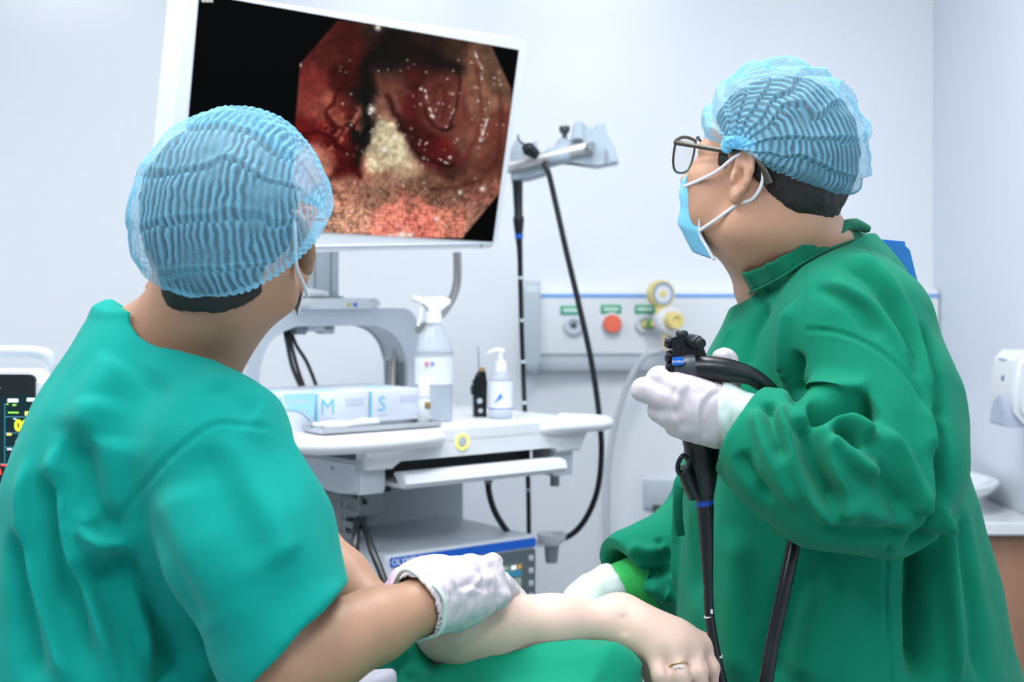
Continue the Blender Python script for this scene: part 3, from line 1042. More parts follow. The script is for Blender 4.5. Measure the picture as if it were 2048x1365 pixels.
sc = obj('touch_screen', box(dk[0] + 0.035, PW - 0.042, -0.0128, -0.010, 0.02, PH - 0.05, 0.001), mat('processor_screen', (78, 96, 88), rough=0.2, emit=0.35), t)
sx0, sx1, sz0, sz1 = dk[0] + 0.035, PW - 0.042, 0.02, PH - 0.05
cols = {'w': (232, 238, 238), 'c': (40, 190, 240), 't': (36, 112, 140), 'o': (190, 130, 50), 'g': (124, 142, 132)}
for (u0, u1, v0, v1, c) in ((0.05, 0.62, 0.87, 0.95, 'g'), (0.42, 0.5, 0.86, 0.96, 'w'), (0.68, 0.82, 0.86, 0.95, 'w'), (0.86, 0.95, 0.86, 0.95, 'o'), (0.25, 0.62, 0.70, 0.83, 'c'), (0.65, 0.95, 0.70, 0.83, 't'), (0.05, 0.48, 0.38, 0.66, 'g'), (0.52, 0.95, 0.38, 0.66, 'g'), (0.05, 0.48, 0.06, 0.34, 'g'), (0.52, 0.95, 0.06, 0.34, 'g')):
    ic = obj('screen_tile', box(sx0 + (sx1 - sx0) * u0, sx0 + (sx1 - sx0) * u1, -0.0133, -0.0126, sz0 + (sz1 - sz0) * v0, sz0 + (sz1 - sz0) * v1, 0.0003, 1), mat('tile_' + c, cols[c], emit=0.6), sc)
for (u, v) in ((0.27, 0.52), (0.74, 0.54), (0.27, 0.2), (0.70, 0.22), (0.78, 0.16)):
    obj('screen_icon', cyl((sx0 + (sx1 - sx0) * u, -0.0132, sz0 + (sz1 - sz0) * v), (sx0 + (sx1 - sx0) * u, -0.0138, sz0 + (sz1 - sz0) * v), 0.006, seg=14), mat('tile_w', cols['w'], emit=0.6), sc)
for i in range(4):
    z = PH - 0.045 - i * 0.026
    if z > 0.02:
        obj('button', box(PW - 0.026, PW - 0.014, -0.0135, -0.011, z - 0.006, z + 0.006, 0.002), m_lgrey, t)
obj('side_socket', cyl((0.022, -0.008, 0.05), (0.022, -0.02, 0.05), 0.014), m_dgrey, t)

# two scope leads dropping over the processor's left corner
def cw(pts):
    return [P(*p) for p in pts]
t = thing('light_guide_lead', 'pair of black leads hanging in front of trolley corner ending in clear plug', 'cable', tuple(P(712, 1165, 2.36)))
obj('lead', tube(cw([(716, 1040, 2.44), (712, 1060, 2.40), (710, 1095, 2.37), (710, 1134, 2.36)]), 0.0078), m_black, t, world=True)
obj('lead', tube(cw([(718, 1040, 2.44), (732, 1062, 2.40), (744, 1100, 2.36), (762, 1145, 2.33), (778, 1190, 2.31), (800, 1260, 2.30)]), 0.0070), m_black, t, world=True)
obj('plug_collar', cyl(P(710, 1132, 2.36), P(711, 1142, 2.36), 0.0095), mat('collar_lime', (150, 214, 140)), t, world=True)
obj('plug', cyl(P(711, 1141, 2.36), P(713, 1180, 2.36), 0.010, 0.016), m_white2, t, world=True)

# ------------------------------------------------------------------ things on the worktop
def on_top(px, b, name, label, cat, group=None, rz=0.0):
    q = KL(px, 0, b)
    return thing(name, label, cat, tuple(KWP(q.x, b, ZT)), CROT + rz, group)


m_card = mat('box_card_white', (212, 218, 230), rough=0.5)
m_cyan = mat('box_print_cyan', (122, 198, 238), rough=0.5)
m_faint = mat('box_print_faint', (196, 203, 222), rough=0.5)
m_teal = mat('box_print_teal', (168, 226, 240), rough=0.5)
def glove_box(px0, px1, b, hgt, label, letter):
    a0, a1 = KL(px0, 0, b).x, KL(px1, 0, b).x
    w = a1 - a0
    t = thing('glove_box', label, 'glove box', tuple(KWP(a0, b, ZT)), CROT, 'glove boxes on the trolley worktop')
    obj('carton', box(0.0005, w - 0.0005, 0, 0.22 if letter else 0.12, 0.0, hgt, 0.0015), m_card, t)
    if letter:
        obj('letter', text_mesh(letter, hgt * 0.62, 0.0003, frame((w * 0.22, -0.0006, hgt * 0.60), (1, 0, 0), (0, 0, 1)), bold=0.0), m_cyan, t)
        obj('edge_print', box(0.0, 0.005, -0.0008, 0.0, 0.0, hgt, 0), m_cyan, t, smooth=False)
        obj('maker_print', box(w * 0.55, w * 0.90, -0.0006, 0.0, hgt * 0.62, hgt * 0.82, 0), m_faint, t, smooth=False)
        obj('size_print', box(w * 0.14, w * 0.34, -0.0006, 0.0, hgt * 0.28, hgt * 0.31, 0), m_faint, t, smooth=False)
        obj('base_print', box(w * 0.08, w * 0.72, -0.0006, 0.0, hgt * 0.04, hgt * 0.14, 0), m_teal, t, smooth=False)
    else:
        wave = [(w * 0.48, hgt)] + [(w * (0.48 + 0.16 * s + 0.34 * s * s), hgt * (1 - 0.72 * s - 0.12 * math.sin(s * 6))) for s in np.linspace(0.05, 1, 14)] + [(w, hgt)]
        obj('wave_print', prism(wave, -0.0007, 0.0, axis='y'), mat('wave_cyan', (158, 212, 240), rough=0.5), t, smooth=False)
        wl = [(w * (0.43 + 0.16 * s + 0.34 * s * s), -0.0005, hgt * (0.98 - 0.72 * s - 0.12 * math.sin(s * 6))) for s in np.linspace(0.02, 1, 14)]
        obj('wave_line', tube(wl, 0.0022, seg=6, n=2, flat=(1, 0.3)), m_cyan, t)
        obj('band_print', box(w * 0.02, w * 0.5, -0.0006, 0.0, hgt * 0.16, hgt * 0.30, 0), m_teal, t, smooth=False)
        obj('text_print', box(w * 0.55, w * 0.9, -0.0009, 0.0, hgt * 0.76, hgt * 0.80, 0), m_faint, t, smooth=False)
    obj('opening', prism(rrect(w * 0.25, w * 0.75, 0.05, 0.1, 0.02), hgt - 0.0005, hgt + 0.0006, axis='z'), m_teal, t, smooth=False)
    return t
glove_box(505, 630, 0.1, 0.074, 'glove carton with pale blue wave print, leftmost on trolley', '')
glove_box(631, 738, 0.12, 0.07, 'white glove carton printed with a blue letter M', 'M')
glove_box(739, 848, 0.12, 0.07, 'white glove carton printed with a blue letter S', 'S')

q0, q1 = KL(640, 0, 0.02), KL(860, 0, 0.05)
t = thing('steel_tray', 'flat steel instrument tray on trolley front edge', 'tray', tuple(KWP(q0.x, 0.01, ZT)), CROT)
lw = q1.x - q0.x
obj('pan', join(box(0, lw, 0, 0.075, 0.002, 0.004), box(0, lw, 0, 0.003, 0.002, 0.011), box(0, lw, 0.072, 0.075, 0.002, 0.011), box(0, 0.003, 0.003, 0.072, 0.002, 0.011), box(lw - 0.003, lw, 0.003, 0.072, 0.002, 0.011)), m_steel, t, smooth=False)
obj('rim', tube([(0, 0, 0.011), (lw, 0, 0.011), (lw, 0.075, 0.011), (0, 0.075, 0.011)], 0.0024, seg=8, n=1, closed=True), m_steel, t)
F = Field((0, 0, 0), (0.15, 0.09, 0.04), 0.003)
F.rbox((0.07, 0.04, 0.012), (0.06, 0.03, 0.008), np.eye(3), 0.006)
ga = field_obj(F, 'gauze_pad', mat('gauze', (222, 226, 234), rough=0.9, bump=(300, 0.5)), None, noise=[(0.004, 45, 3)])
ga.location = KWP(q0.x + 0.005, 0.014, ZT + 0.001)
ga.rotation_euler = (0, 0, CROT)
tag(ga, 'crumpled white gauze pad lying in steel tray', 'gauze')

# spray bottle
m_clear = mat('clear_plastic', (214, 226, 238), rough=0.12, alpha=0.42, noise=8)
m_liq = mat('clear_liquid', (192, 204, 214), rough=0.1, alpha=0.5)
Yb = 2.70
bz = P(868, 836, Yb)
t = thing('spray_bottle', 'clear spray bottle with white trigger head on trolley worktop', 'bottle', (bz.x, bz.y, ZT), math.radians(8))
s_ = Yb / FPX
hb = 150 * s_
obj('body', lathe([(0, 0.001), (0.036, 0.001), (0.039, 0.006), (0.039, hb - 0.012), (0.036, hb), (0.024, hb + 0.03), (0.014, hb + 0.05), (0.013, hb + 0.06), (0, hb + 0.06)], seg=32), m_clear, t)
obj('liquid', lathe([(0, 0.003), (0.0365, 0.003), (0.0365, hb * 0.52), (0, hb * 0.52)], seg=32), m_liq, t)
obj('label', lathe([(0.0394, hb * 0.50), (0.0398, hb * 0.50), (0.0398, hb * 0.86), (0.0394, hb * 0.86)], seg=32), mat('label_white', (228, 233, 243), rough=0.4), t)
obj('shoulder_band', lathe([(0.0394, hb * 0.90), (0.0398, hb * 0.90), (0.0398, hb * 1.0 - 0.012), (0.0394, hb - 0.012)], seg=32), mat('band_grey', (168, 184, 194), rough=0.3, alpha=0.7), t)
obj('red_mark', box(-0.022, -0.015, -0.0405, -0.036, hb * 0.76, hb * 0.80), mat('mark_red', (226, 120, 140)), t)
obj('blue_mark', box(-0.010, -0.003, -0.0415, -0.038, hb * 0.76, hb * 0.80), mat('mark_blue', (120, 150, 226)), t)
obj('collar', cyl((0, 0, hb + 0.048), (0, 0, hb + 0.072), 0.018, 0.016), m_white, t)
obj('trigger_head', prism([(-0.03, hb + 0.088), (-0.026, hb + 0.1), (0.012, hb + 0.104), (0.034, hb + 0.098), (0.034, hb + 0.088), (0.014, hb + 0.07), (-0.012, hb + 0.07), (-0.014, hb + 0.086)], -0.011, 0.011, axis='y', bev=0.003), m_white, t)
obj('nozzle', cyl((-0.026, 0, hb + 0.094), (-0.045, 0, hb + 0.100), 0.007), m_white, t)
obj('trigger', tube([(-0.018, 0, hb + 0.088), (-0.026, 0, hb + 0.07), (-0.028, 0, hb + 0.055), (-0.034, 0, hb + 0.042)], [0.006, 0.006, 0.005, 0.004]), m_white, t)

t = thing('small_vial', 'small white-capped vial between spray bottle and glove carton', 'vial', (P(848, 0, 2.60).x, 2.60, ZT))
obj('body', lathe([(0, 0.0), (0.012, 0.0), (0.013, 0.003), (0.013, 0.05), (0.009, 0.06), (0, 0.06)]), mat('vial_plastic', (222, 230, 238), rough=0.25), t)
obj('cap', lathe([(0, 0.058), (0.012, 0.058), (0.012, 0.095), (0.010, 0.098), (0, 0.098)]), m_white, t)
obj('label', box(0.002, 0.0135, -0.0135, 0.0, 0.036, 0.048, 0.001), mat('vial_label', (150, 120, 70)), t)

# black radio-like device
Yr = 2.80
rz_ = P(959, 0, Yr)
t = thing('handheld_radio', 'small black handheld device with thin aerial on trolley worktop', 'radio', (rz_.x, Yr, ZT), math.radians(12))
obj('case', prism([(-0.013, 0), (0.014, 0), (0.015, 0.075), (0.012, 0.098), (-0.003, 0.098), (-0.006, 0.084), (-0.015, 0.078)], -0.012, 0.012, axis='y', bev=0.003), m_black, t)
obj('battery_clip', box(-0.0185, -0.012, -0.009, 0.009, 0.048, 0.068, 0.002), m_blackm, t)
obj('knob', cyl((0.006, 0, 0.096), (0.006, 0, 0.106), 0.006), mat('knob_tan', (170, 140, 80)), t)
obj('aerial', cyl((-0.001, 0, 0.096), (-0.003, 0, 0.152), 0.0018, 0.0012, seg=8), m_grey, t)
obj('button', cyl((-0.002, -0.0115, 0.035), (-0.002, -0.0135, 0.035), 0.006), m_lgrey, t)
obj('button', cyl((0.0, -0.0115, 0.014), (0.0, -0.0135, 0.014), 0.005), m_lgrey, t)

# pump bottle
Yq = 2.76
qz = P(1001, 0, Yq)
t = thing('pump_bottle', 'clear hand-gel pump bottle with blue triangle label on trolley worktop', 'bottle', (qz.x, Yq, ZT), math.radians(-6))
obj('body', lathe([(0, 0.001), (0.023, 0.001), (0.0255, 0.005), (0.0255, 0.082), (0.021, 0.094), (0.012, 0.102), (0, 0.102)], seg=28), m_clear, t)
lab = obj('label', lathe([(0.0258, 0.018), (0.0262, 0.018), (0.0262, 0.080), (0.0258, 0.080)], seg=28), mat('label_white', (228, 233, 243)), t)
obj('triangle_mark', prism([(-0.010, 0.034), (0.004, 0.056), (0.007, 0.046), (0.0, 0.042)], -0.0275, -0.0262, axis='y'), mat('mark_azure', (30, 120, 205)), lab, smooth=False)
obj('blue_line', lathe([(0.0262, 0.0205), (0.0265, 0.0205), (0.0265, 0.023), (0.0262, 0.023)], seg=28), mat('line_blue', (50, 90, 190)), lab)
obj('pump_collar', cyl((0, 0, 0.100), (0, 0, 0.122), 0.0145, 0.013), m_white, t)
obj('pump_stem', cyl((0, 0, 0.121), (0, 0, 0.140), 0.006), m_white, t)
obj('pump_spout', tube([(0.008, 0, 0.142), (-0.004, 0, 0.144), (-0.018, -0.004, 0.142), (-0.026, -0.006, 0.138)], [0.006, 0.006, 0.004, 0.003]), m_white, t)

# ------------------------------------------------------------------ endoscope hanger and hanging endoscope
HY_ = 2.95
t = thing('scope_hanger', 'grey scope hanger on steel rail beside the wall display', 'hanger', tuple(P(1140, 320, HY_)))
hb0, hb1 = P(960, 348, HY_ + 0.0), P(1185, 293, HY_ - 0.02)
obj('rail', cyl(hb0, hb1, 0.0145, bev=0.003), mat('rail_pale_steel', (206, 204, 204), rough=0.3, metal=0.5), t, world=True)
obj('rail_end', cyl(P(1178, 294, HY_ - 0.032), P(1184, 293, HY_ - 0.042), 0.011), m_grey, t, world=True)
m_hang = mat('hanger_grey', (172, 186, 198), rough=0.4)
def pxp(pts, y0, y1, bev=0.004):
    """plate with a pixel outline at depth y0, thickness to y1"""
    me = prism([(P(a, b, y0).x, P(a, b, y0).z) for a, b in pts], y0, y1, axis='y', bev=bev)
    return me
obj('hook_block', pxp([(1100, 300), (1115, 288), (1122, 276), (1132, 276), (1142, 285), (1143, 278), (1148, 246), (1153, 242), (1166, 242), (1170, 252), (1185, 262), (1190, 260), (1194, 249), (1212, 246), (1214, 272), (1224, 292), (1230, 296), (1238, 326), (1196, 334), (1150, 322), (1105, 328), (1096, 318)], HY_ - 0.012, HY_ + 0.045), m_hang, t, world=True)
obj('hook_pad', pxp([(1212, 295), (1230, 293), (1239, 325), (1216, 328)], HY_ - 0.03, HY_ - 0.010), m_hang, t, world=True)
obj('hook_horn', pxp([(1143, 280), (1148, 247), (1154, 242), (1165, 242), (1168, 280)], HY_ - 0.028, HY_ - 0.010), m_hang, t, world=True)
obj('clamp_sleeve', cyl(P(1094, 318, HY_ - 0.005), P(1140, 306, HY_ - 0.009), 0.0215, bev=0.005), m_hang, t, world=True)
obj('thumbscrew', lathe([(0, 0), (0.006, 0), (0.006, 0.02), (0.0115, 0.026), (0.0125, 0.034), (0.011, 0.038), (0, 0.038)], P(1129, 286, HY_) , (0, 0, 1)), m_dgrey, t, world=True)
obj('second_block', pxp([(1020, 300), (1034, 275), (1046, 295), (1066, 284), (1074, 280), (1077, 306), (1094, 320), (1092, 350), (1058, 360), (1022, 362)], HY_ - 0.005, HY_ + 0.05), m_hang, t, world=True)
obj('hanger_arm', tube([P(1000, 340, HY_ + 0.03), P(900, 350, HY_ + 0.05), P(760, 380, HY_ + 0.04), KWP(cxa + 0.02, AB + 0.085, zb1 + 0.27)], 0.014), m_white2, t, world=True)

t = thing('hanging_endoscope', 'black endoscope with blue ring hanging straight down from grey hanger', 'endoscope', tuple(P(1050, 1060, HY_ - 0.01)))
Yh = HY_ - 0.035
obj('control_body', tube([P(1046, 292, HY_ - 0.05), P(1056, 298, HY_ - 0.05), P(1075, 312, HY_ - 0.045)], [0.006, 0.016, 0.010], seg=16), m_black, t, world=True)
obj('lever', tube([P(1036, 270, HY_ - 0.04), P(1038, 280, HY_ - 0.045), P(1050, 292, HY_ - 0.05)], [0.002, 0.002, 0.003]), m_black, t, world=True)
obj('grip', lathe([(0, 0), (0.008, 0), (0.0125, R(35, Yh)), (0.0125, R(40, Yh)), (0.0095, R(47, Yh)), (0.012, R(112, Yh)), (0.0125, R(115, Yh)), (0, R(115, Yh))], P(1038, 477, Yh), P(1035, 362, Yh) - P(1038, 477, Yh)), m_black, t, world=True)
obj('blue_ring', cyl(P(1038, 477, Yh), P(1038, 469, Yh), 0.0095), m_blue, t, world=True)
obj('insertion_tube', tube([P(1038, 476, Yh), P(1040, 520, Yh), P(1043, 650, Yh), P(1047, 760, Yh + 0.01), P(1051, 850, Yh + 0.03), P(1056, 960, Yh + 0.04), P(1058, 1090, Yh + 0.04), P(1060, 1300, Yh + 0.04)], [0.008, 0.0063, 0.0055, 0.0055, 0.0055, 0.0055, 0.0055, 0.0055], seg=12), m_black, t, world=True)
for (x, y) in ((1041, 556), (1044, 641), (1047, 724), (1050, 806), (1057, 980)):
    obj('depth_mark', cyl(P(x, y - 3, Yh + (0.0 if y < 900 else 0.04)), P(x, y + 3, Yh + (0.0 if y < 900 else 0.04)), 0.0068 if y < 900 else 0.0064, seg=12), m_lgrey, t, world=True)
obj('universal_cord', tube([P(1088, 326, HY_ - 0.03), P(1098, 350, HY_ - 0.035), P(1112, 410, HY_ - 0.04), P(1132, 500, HY_ - 0.05), P(1158, 610, HY_ - 0.06), P(1182, 720, HY_ - 0.07), P(1197, 820, HY_ - 0.075), P(1203, 900, HY_ - 0.08), P(1196, 975, HY_ - 0.085), P(1176, 1030, HY_ - 0.085), P(1148, 1066, HY_ - 0.085), P(1112, 1084, HY_ - 0.09)], 0.0066, seg=12, n=10), m_black, t, world=True)

# ------------------------------------------------------------------ the big display
DC = Vector((-0.28552, 2.47154, CAMZ + 0.30949))
DR = Matrix.Rotation(0.80271, 3, 'Z') @ Matrix.Rotation(0.25924, 3, 'X') @ Matrix.Rotation(-0.04439, 3, 'Y')
DW, DH = 0.81, 0.4468
t = thing('wall_display', 'large white-framed medical display tilted down showing endoscopy picture', 'display', tuple(DC))
t.rotation_euler = DR.to_euler()
obj('case', prism(rrect(-DW / 2, DW / 2, -DH / 2, DH / 2, 0.014), 0.0, 0.055, axis='y', bev=0.006, seg=3), m_white, t)
obj('back_shell', prism(rrect(-DW / 2 + 0.06, DW / 2 - 0.06, -DH / 2 + 0.05, DH / 2 - 0.05, 0.03), 0.05, 0.085, axis='y', bev=0.012, seg=3), m_white2, t)
obj('mount_plate', prism(rrect(-0.06, 0.06, -0.06, 0.06, 0.008), 0.084, 0.10, axis='y', bev=0.002), m_grey, t)
obj('lower_lip', box(-DW / 2 + 0.012, DW / 2 - 0.012, -0.003, 0.002, -DH / 2 + 0.010, -DH / 2 + 0.0125, 0.001), m_white2, t)
DIT = DR.transposed()
def on_display(px, py, y=-0.0015):
    """display-local point of its front plane seen at a photo pixel"""
    d = P(px, py, 1.0) - Vector((0, 0, CAMZ))
    o = DIT @ (Vector((0, 0, CAMZ)) - DC)
    d = DIT @ d
    s = (y - o.y) / d.y
    return o + d * s
# picture on the screen, worked out as a grid of printed colours
SQ = [on_display(*q) for q in ((399, -12.6), (1038, 100), (986, 484), (359, 449))]
GU, GV = 470, 350
uu, vv = np.meshgrid(np.linspace(0, 1, GU), np.linspace(0, 1, GV))
uu, vv = uu.ravel(), vv.ravel()
sq = np.array([tuple(q) for q in SQ])
SV = sq[0] * ((1 - uu) * (1 - vv))[:, None] + sq[1] * (uu * (1 - vv))[:, None] + sq[2] * (uu * vv)[:, None] + sq[3] * ((1 - uu) * vv)[:, None]
Rn = np.array(DR)
wv = SV @ Rn.T + np.array(tuple(DC))
qx = CX + FPX * wv[:, 0] / wv[:, 1]
qy = HY - FPX * (wv[:, 2] - CAMZ) / wv[:, 1]
n3 = lambda sc, sd: value_noise(np.stack([qx, qy, np.zeros_like(qx)], 1), sc, sd)
wx_, wy_ = qx + 5 * n3(0.03, 1) + 2 * n3(0.1, 2), qy + 5 * n3(0.03, 3) + 2 * n3(0.1, 4)
ANCH = [(620,160,110,40,35),(650,100,80,30,26),(700,80,64,22,18),(760,62,44,32,26),(800,100,24,19,15),(850,95,34,22,18),(900,110,58,38,30),(950,130,112,76,60),(1000,150,98,70,55),(985,110,90,66,52),
 (630,215,128,58,48),(655,215,158,88,70),(690,160,58,18,16),(722,190,24,18,16),(735,250,18,20,18),(722,300,14,16,14),(700,330,66,12,12),(690,215,100,34,28),
 (655,265,110,26,24),(610,262,96,18,18),(640,310,196,126,104),(672,295,120,32,28),(610,200,118,48,42),
 (790,165,92,52,44),(775,220,136,90,74),(825,150,66,22,22),(870,160,92,44,38),(900,200,108,56,48),(862,220,92,46,40),(822,225,78,22,22),(910,240,104,54,46),(860,130,30,16,14),(790,120,22,18,15),
 (780,290,212,192,156),(768,262,180,160,132),(800,310,226,216,182),(742,322,206,138,112),(765,345,160,118,96),(815,330,170,140,112),
 (850,300,66,16,16),(885,312,96,26,26),(815,270,54,20,18),(940,280,118,72,60),(960,200,128,86,70),(980,260,108,58,48),(990,320,96,52,42),(930,345,98,58,46),(905,335,60,30,25),
 (700,380,166,114,94),(760,390,132,94,76),(850,372,112,78,63),(900,392,108,74,60),(960,380,124,76,64),(700,440,196,140,116),(780,440,222,128,112),(840,452,216,118,102),(900,440,192,118,98),(960,440,136,96,80),(820,415,176,106,90),(660,440,176,130,108)]
acc = np.zeros((len(qx), 3))
wsum = np.zeros(len(qx))
for (ax_, ay_, r_, g_, b_) in ANCH:
    w_ = np.exp(-((wx_ - ax_) ** 2 + (wy_ - ay_) ** 2) / (2 * 15.0 ** 2)) + 1e-7 / (1 + ((wx_ - ax_) ** 2 + (wy_ - ay_) ** 2) * 1e-4)
    acc += w_[:, None] * np.array([r_, g_, b_], float)
    wsum += w_
img = acc / wsum[:, None]
# clotted dark patches on the left, pale torn patch in the middle
def poly_in(pts, soft):
    d_ = np.ones(len(qx)) * 1e9
    xx, yy = qx + 9 * n3(0.05, 31) + 5 * n3(0.13, 32), qy + 9 * n3(0.05, 33) + 5 * n3(0.13, 34)
    for i_, (x0, y0) in enumerate(pts):
        x1, y1 = pts[(i_ + 1) % len(pts)]
        d_ = np.minimum(d_, ((x1 - x0) * (yy - y0) - (y1 - y0) * (xx - x0)) / math.hypot(x1 - x0, y1 - y0))
    return np.clip(d_ / soft + 0.5, 0, 1)
clot = poly_in([(668, 150), (712, 150), (735, 260), (728, 350), (700, 345), (650, 300), (602, 290), (604, 255), (648, 240)], 26)
ck = np.clip((n3(0.055, 35) + 0.7 * n3(0.12, 36)) * 2.2 + 0.1, 0, 1) * clot
img = img * (1 - 0.85 * ck[:, None]) + np.array([66, 10, 12.]) * 0.85 * ck[:, None]
cb = np.clip((n3(0.05, 37) + 0.6 * n3(0.14, 38)) * 3 - 0.5, 0, 1) * clot
img = img * (1 - 0.7 * cb[:, None]) + np.array([206, 128, 104.]) * 0.7 * cb[:, None]
pale = poly_in([(752, 236), (790, 244), (818, 285), (806, 322), (770, 336), (732, 338), (735, 300), (745, 270)], 6)
pc_ = np.array([206, 192, 158.]) * (1 + 0.16 * n3(0.1, 39) + 0.14 * n3(0.25, 40))[:, None]
img = img * (1 - 0.85 * pale[:, None]) + pc_ * 0.85 * pale[:, None]
vil = 1.25 * np.clip(np.abs(n3(0.13, 11) + 0.35 * n3(0.26, 12)) * 2.2, 0, 1) ** 0.7
low = np.clip((qy - 330) / 60, 0.12, 1)
img *= (1 - low * 0.42 + low * 0.52 * np.clip(vil, 0, 1.2))[:, None]
img *= (1 + 0.10 * n3(0.22, 13) + 0.16 * n3(0.07, 14))[:, None]
def dline(pts):
    sp = [(v.x, v.y) for v in smooth_path([(p[0], p[1], 0) for p in pts], 5)]
    best = np.full(len(qx), 1e9)
    for (x0, y0), (x1, y1) in zip(sp[:-1], sp[1:]):
        bx_, by_ = x1 - x0, y1 - y0
        t_ = np.clip(((wx_ - x0) * bx_ + (wy_ - y0) * by_) / (bx_ * bx_ + by_ * by_ + 1e-9), 0, 1)
        best = np.minimum(best, np.hypot(wx_ - x0 - t_ * bx_, wy_ - y0 - t_ * by_))
    return best
for (pts, wd_, rgb, op) in (
    ([(790,70),(740,110),(728,170),(735,230),(722,290),(712,330)], 13, (14,12,11), 0.9),
    ([(760,110),(830,105),(880,125),(918,140)], 13, (22,15,13), 0.9),
    ([(918,138),(914,190),(900,245),(885,258)], 2.5, (34,14,14), 0.85),
    ([(690,160),(676,185),(668,210),(650,225),(668,250),(690,262),(670,280),(690,300)], 5, (58,8,10), 0.85),
    ([(608,268),(640,262),(660,275),(680,300),(700,318),(712,345),(722,352)], 5.5, (62,6,8), 0.9),
    ([(672,310),(690,330),(702,345)], 3.5, (70,8,10), 0.8),
    ([(775,190),(792,232),(815,268),(838,305),(870,328),(910,330)], 6, (42,14,13), 0.85),
    ([(852,215),(862,240),(885,258),(905,250)], 3.5, (44,14,14), 0.8),
    ([(886,180),(890,210),(886,235)], 4, (70,20,20), 0.6),
    ([(940,120),(960,165),(960,230),(940,300),(915,330)], 4, (96,30,26), 0.5),
    ([(1000,180),(1003,260),(985,330),(930,372),(860,382)], 5, (70,32,26), 0.55),
    ([(640,95),(700,70),(760,80)], 6, (50,16,14), 0.5)):
    k_ = np.exp(-(dline(pts) / wd_) ** 2) * op
    img = img * (1 - k_[:, None]) + np.array(rgb, float) * k_[:, None]
lines_hi = (([(846,170),(852,190),(862,215),(868,232)], 2.6), ([(948,105),(958,130),(966,160)], 2.4), ([(972,235),(964,262),(955,290)], 2.6), ([(985,95),(992,118)], 1.8),
            ([(800,262),(830,272)], 0.8), ([(870,320),(900,325)], 1.2), ([(905,215),(900,235)], 1.2), ([(855,285),(848,292)], 1.4), ([(602,120),(606,132)], 2.2))
hl = np.zeros(len(qx))
for pts, wd_ in lines_hi:
    hl = np.maximum(hl, np.exp(-(dline(pts) / wd_) ** 2) * np.clip(0.55 + 1.1 * n3(0.22, 21), 0, 1))
for (hx_, hy_, r_) in ((743,219,7),(756,55,6),(740,226,4),(805,470,7),(820,470,5),(780,472,4),(842,178,3),(900,315,3),(872,438,4),(920,385,4),(965,378,5),(768,300,5),(790,275,4)):
    hl = np.maximum(hl, np.exp(-((qx - hx_) ** 2 + (qy - hy_) ** 2) / (r_ * r_)))
rs = np.random.default_rng(5)
for _ in range(120):
    hx_, hy_, r_ = rs.uniform(680, 1015), rs.uniform(120, 475), rs.uniform(0.9, 2.4)
    hl = np.maximum(hl, 0.8 * np.exp(-((qx - hx_) ** 2 + (qy - hy_) ** 2) / (r_ * r_)))
img = img * (1 - hl[:, None]) + np.array([246, 240, 230.]) * hl[:, None]
OCT = [(676, 40), (757, 48), (900, 60), (983, 92), (1024, 182), (1010, 372), (925, 476), (800, 476), (580, 470), (590, 250), (600, 128)]
inside = np.ones(len(qx)) * 1e9
for i_, (x0, y0) in enumerate(OCT):
    x1, y1 = OCT[(i_ + 1) % len(OCT)]
    inside = np.minimum(inside, ((x1 - x0) * (qy - y0) - (y1 - y0) * (qx - x0)) / math.hypot(x1 - x0, y1 - y0))
img *= np.clip(inside / 3.0 + 0.5, 0, 1)[:, None]
sqr = ((qx > 403) & (qx < 426) & (qy < 4.5)).astype(float)
img = np.maximum(img, sqr[:, None] * np.array([205, 205, 205.]))
img = np.clip(img, 0, 255) / 255.0
lin = np.where(img <= 0.04045, img / 12.92, ((img + 0.055) / 1.055) ** 2.4)
gi = np.arange(GU * GV).reshape(GV, GU)
SQd = np.stack([gi[:-1, :-1].ravel(), gi[1:, :-1].ravel(), gi[1:, 1:].ravel(), gi[:-1, 1:].ravel()], 1)
me = mesh_arrays('screen', SV, SQd)
ca = me.color_attributes.new('print', 'FLOAT_COLOR', 'POINT')
ca.data.foreach_set('color', np.concatenate([lin, np.ones((len(lin), 1))], 1).astype(np.float32).ravel())
obj('screen', me, vcol_mat('screen_picture', rough=0.25, emit=1.0), t)
bz_ = on_display(962, 498, -0.001)
obj('power_led', cyl((bz_.x, -0.002, -DH / 2 + 0.006), (bz_.x, 0.001, -DH / 2 + 0.006), 0.0025, seg=10), m_grey, t)
# arm from trolley column to the display's back
ca_ = KWP(cxa, AB + 0.055, zb1 + 0.27)
ba_ = DC + DR @ Vector((0, 0.095, 0))
Ri = Matrix.Rotation(-CROT, 3, 'Z')
obj('display_arm', tube([Ri @ (p - K0) for p in (ca_, (ca_ + ba_) / 2 + Vector((0, 0, 0.02)), ba_)], 0.022), m_lgrey, TR)
# ================================================================== people
m_skin_tan = mat('skin_tan', (182, 138, 112), rough=0.5, noise=25, var=0.05, sss=0.0, bump=(500, 0.08))
m_skin_mid = mat('skin_warm', (194, 148, 122), rough=0.48, noise=25, var=0.05, sss=0.0, bump=(500, 0.08))
m_skin_fair = mat('skin_fair', (224, 192, 176), rough=0.5, noise=20, var=0.03, sss=0.0, bump=(500, 0.05))
m_hair = mat('black_hair', (30, 26, 26), rough=0.55, noise=120, var=0.4, bump=(260, 0.8, 0.003), stretch=(1, 1, 0.25))
m_scrub = mat('scrub_teal', (2, 150, 138), rough=0.85, spec=0.15, noise=9, var=0.05, bump=(900, 0.25, 0.0006), sheen=0.08)
m_gown = mat('gown_green', (6, 126, 96), rough=0.85, spec=0.15, noise=9, var=0.06, bump=(800, 0.3, 0.0006), sheen=0.08)
m_collar = mat('gown_collar_green', (6, 108, 80), rough=0.85, spec=0.15, noise=14, var=0.08, bump=(800, 0.3, 0.0006), sheen=0.15)
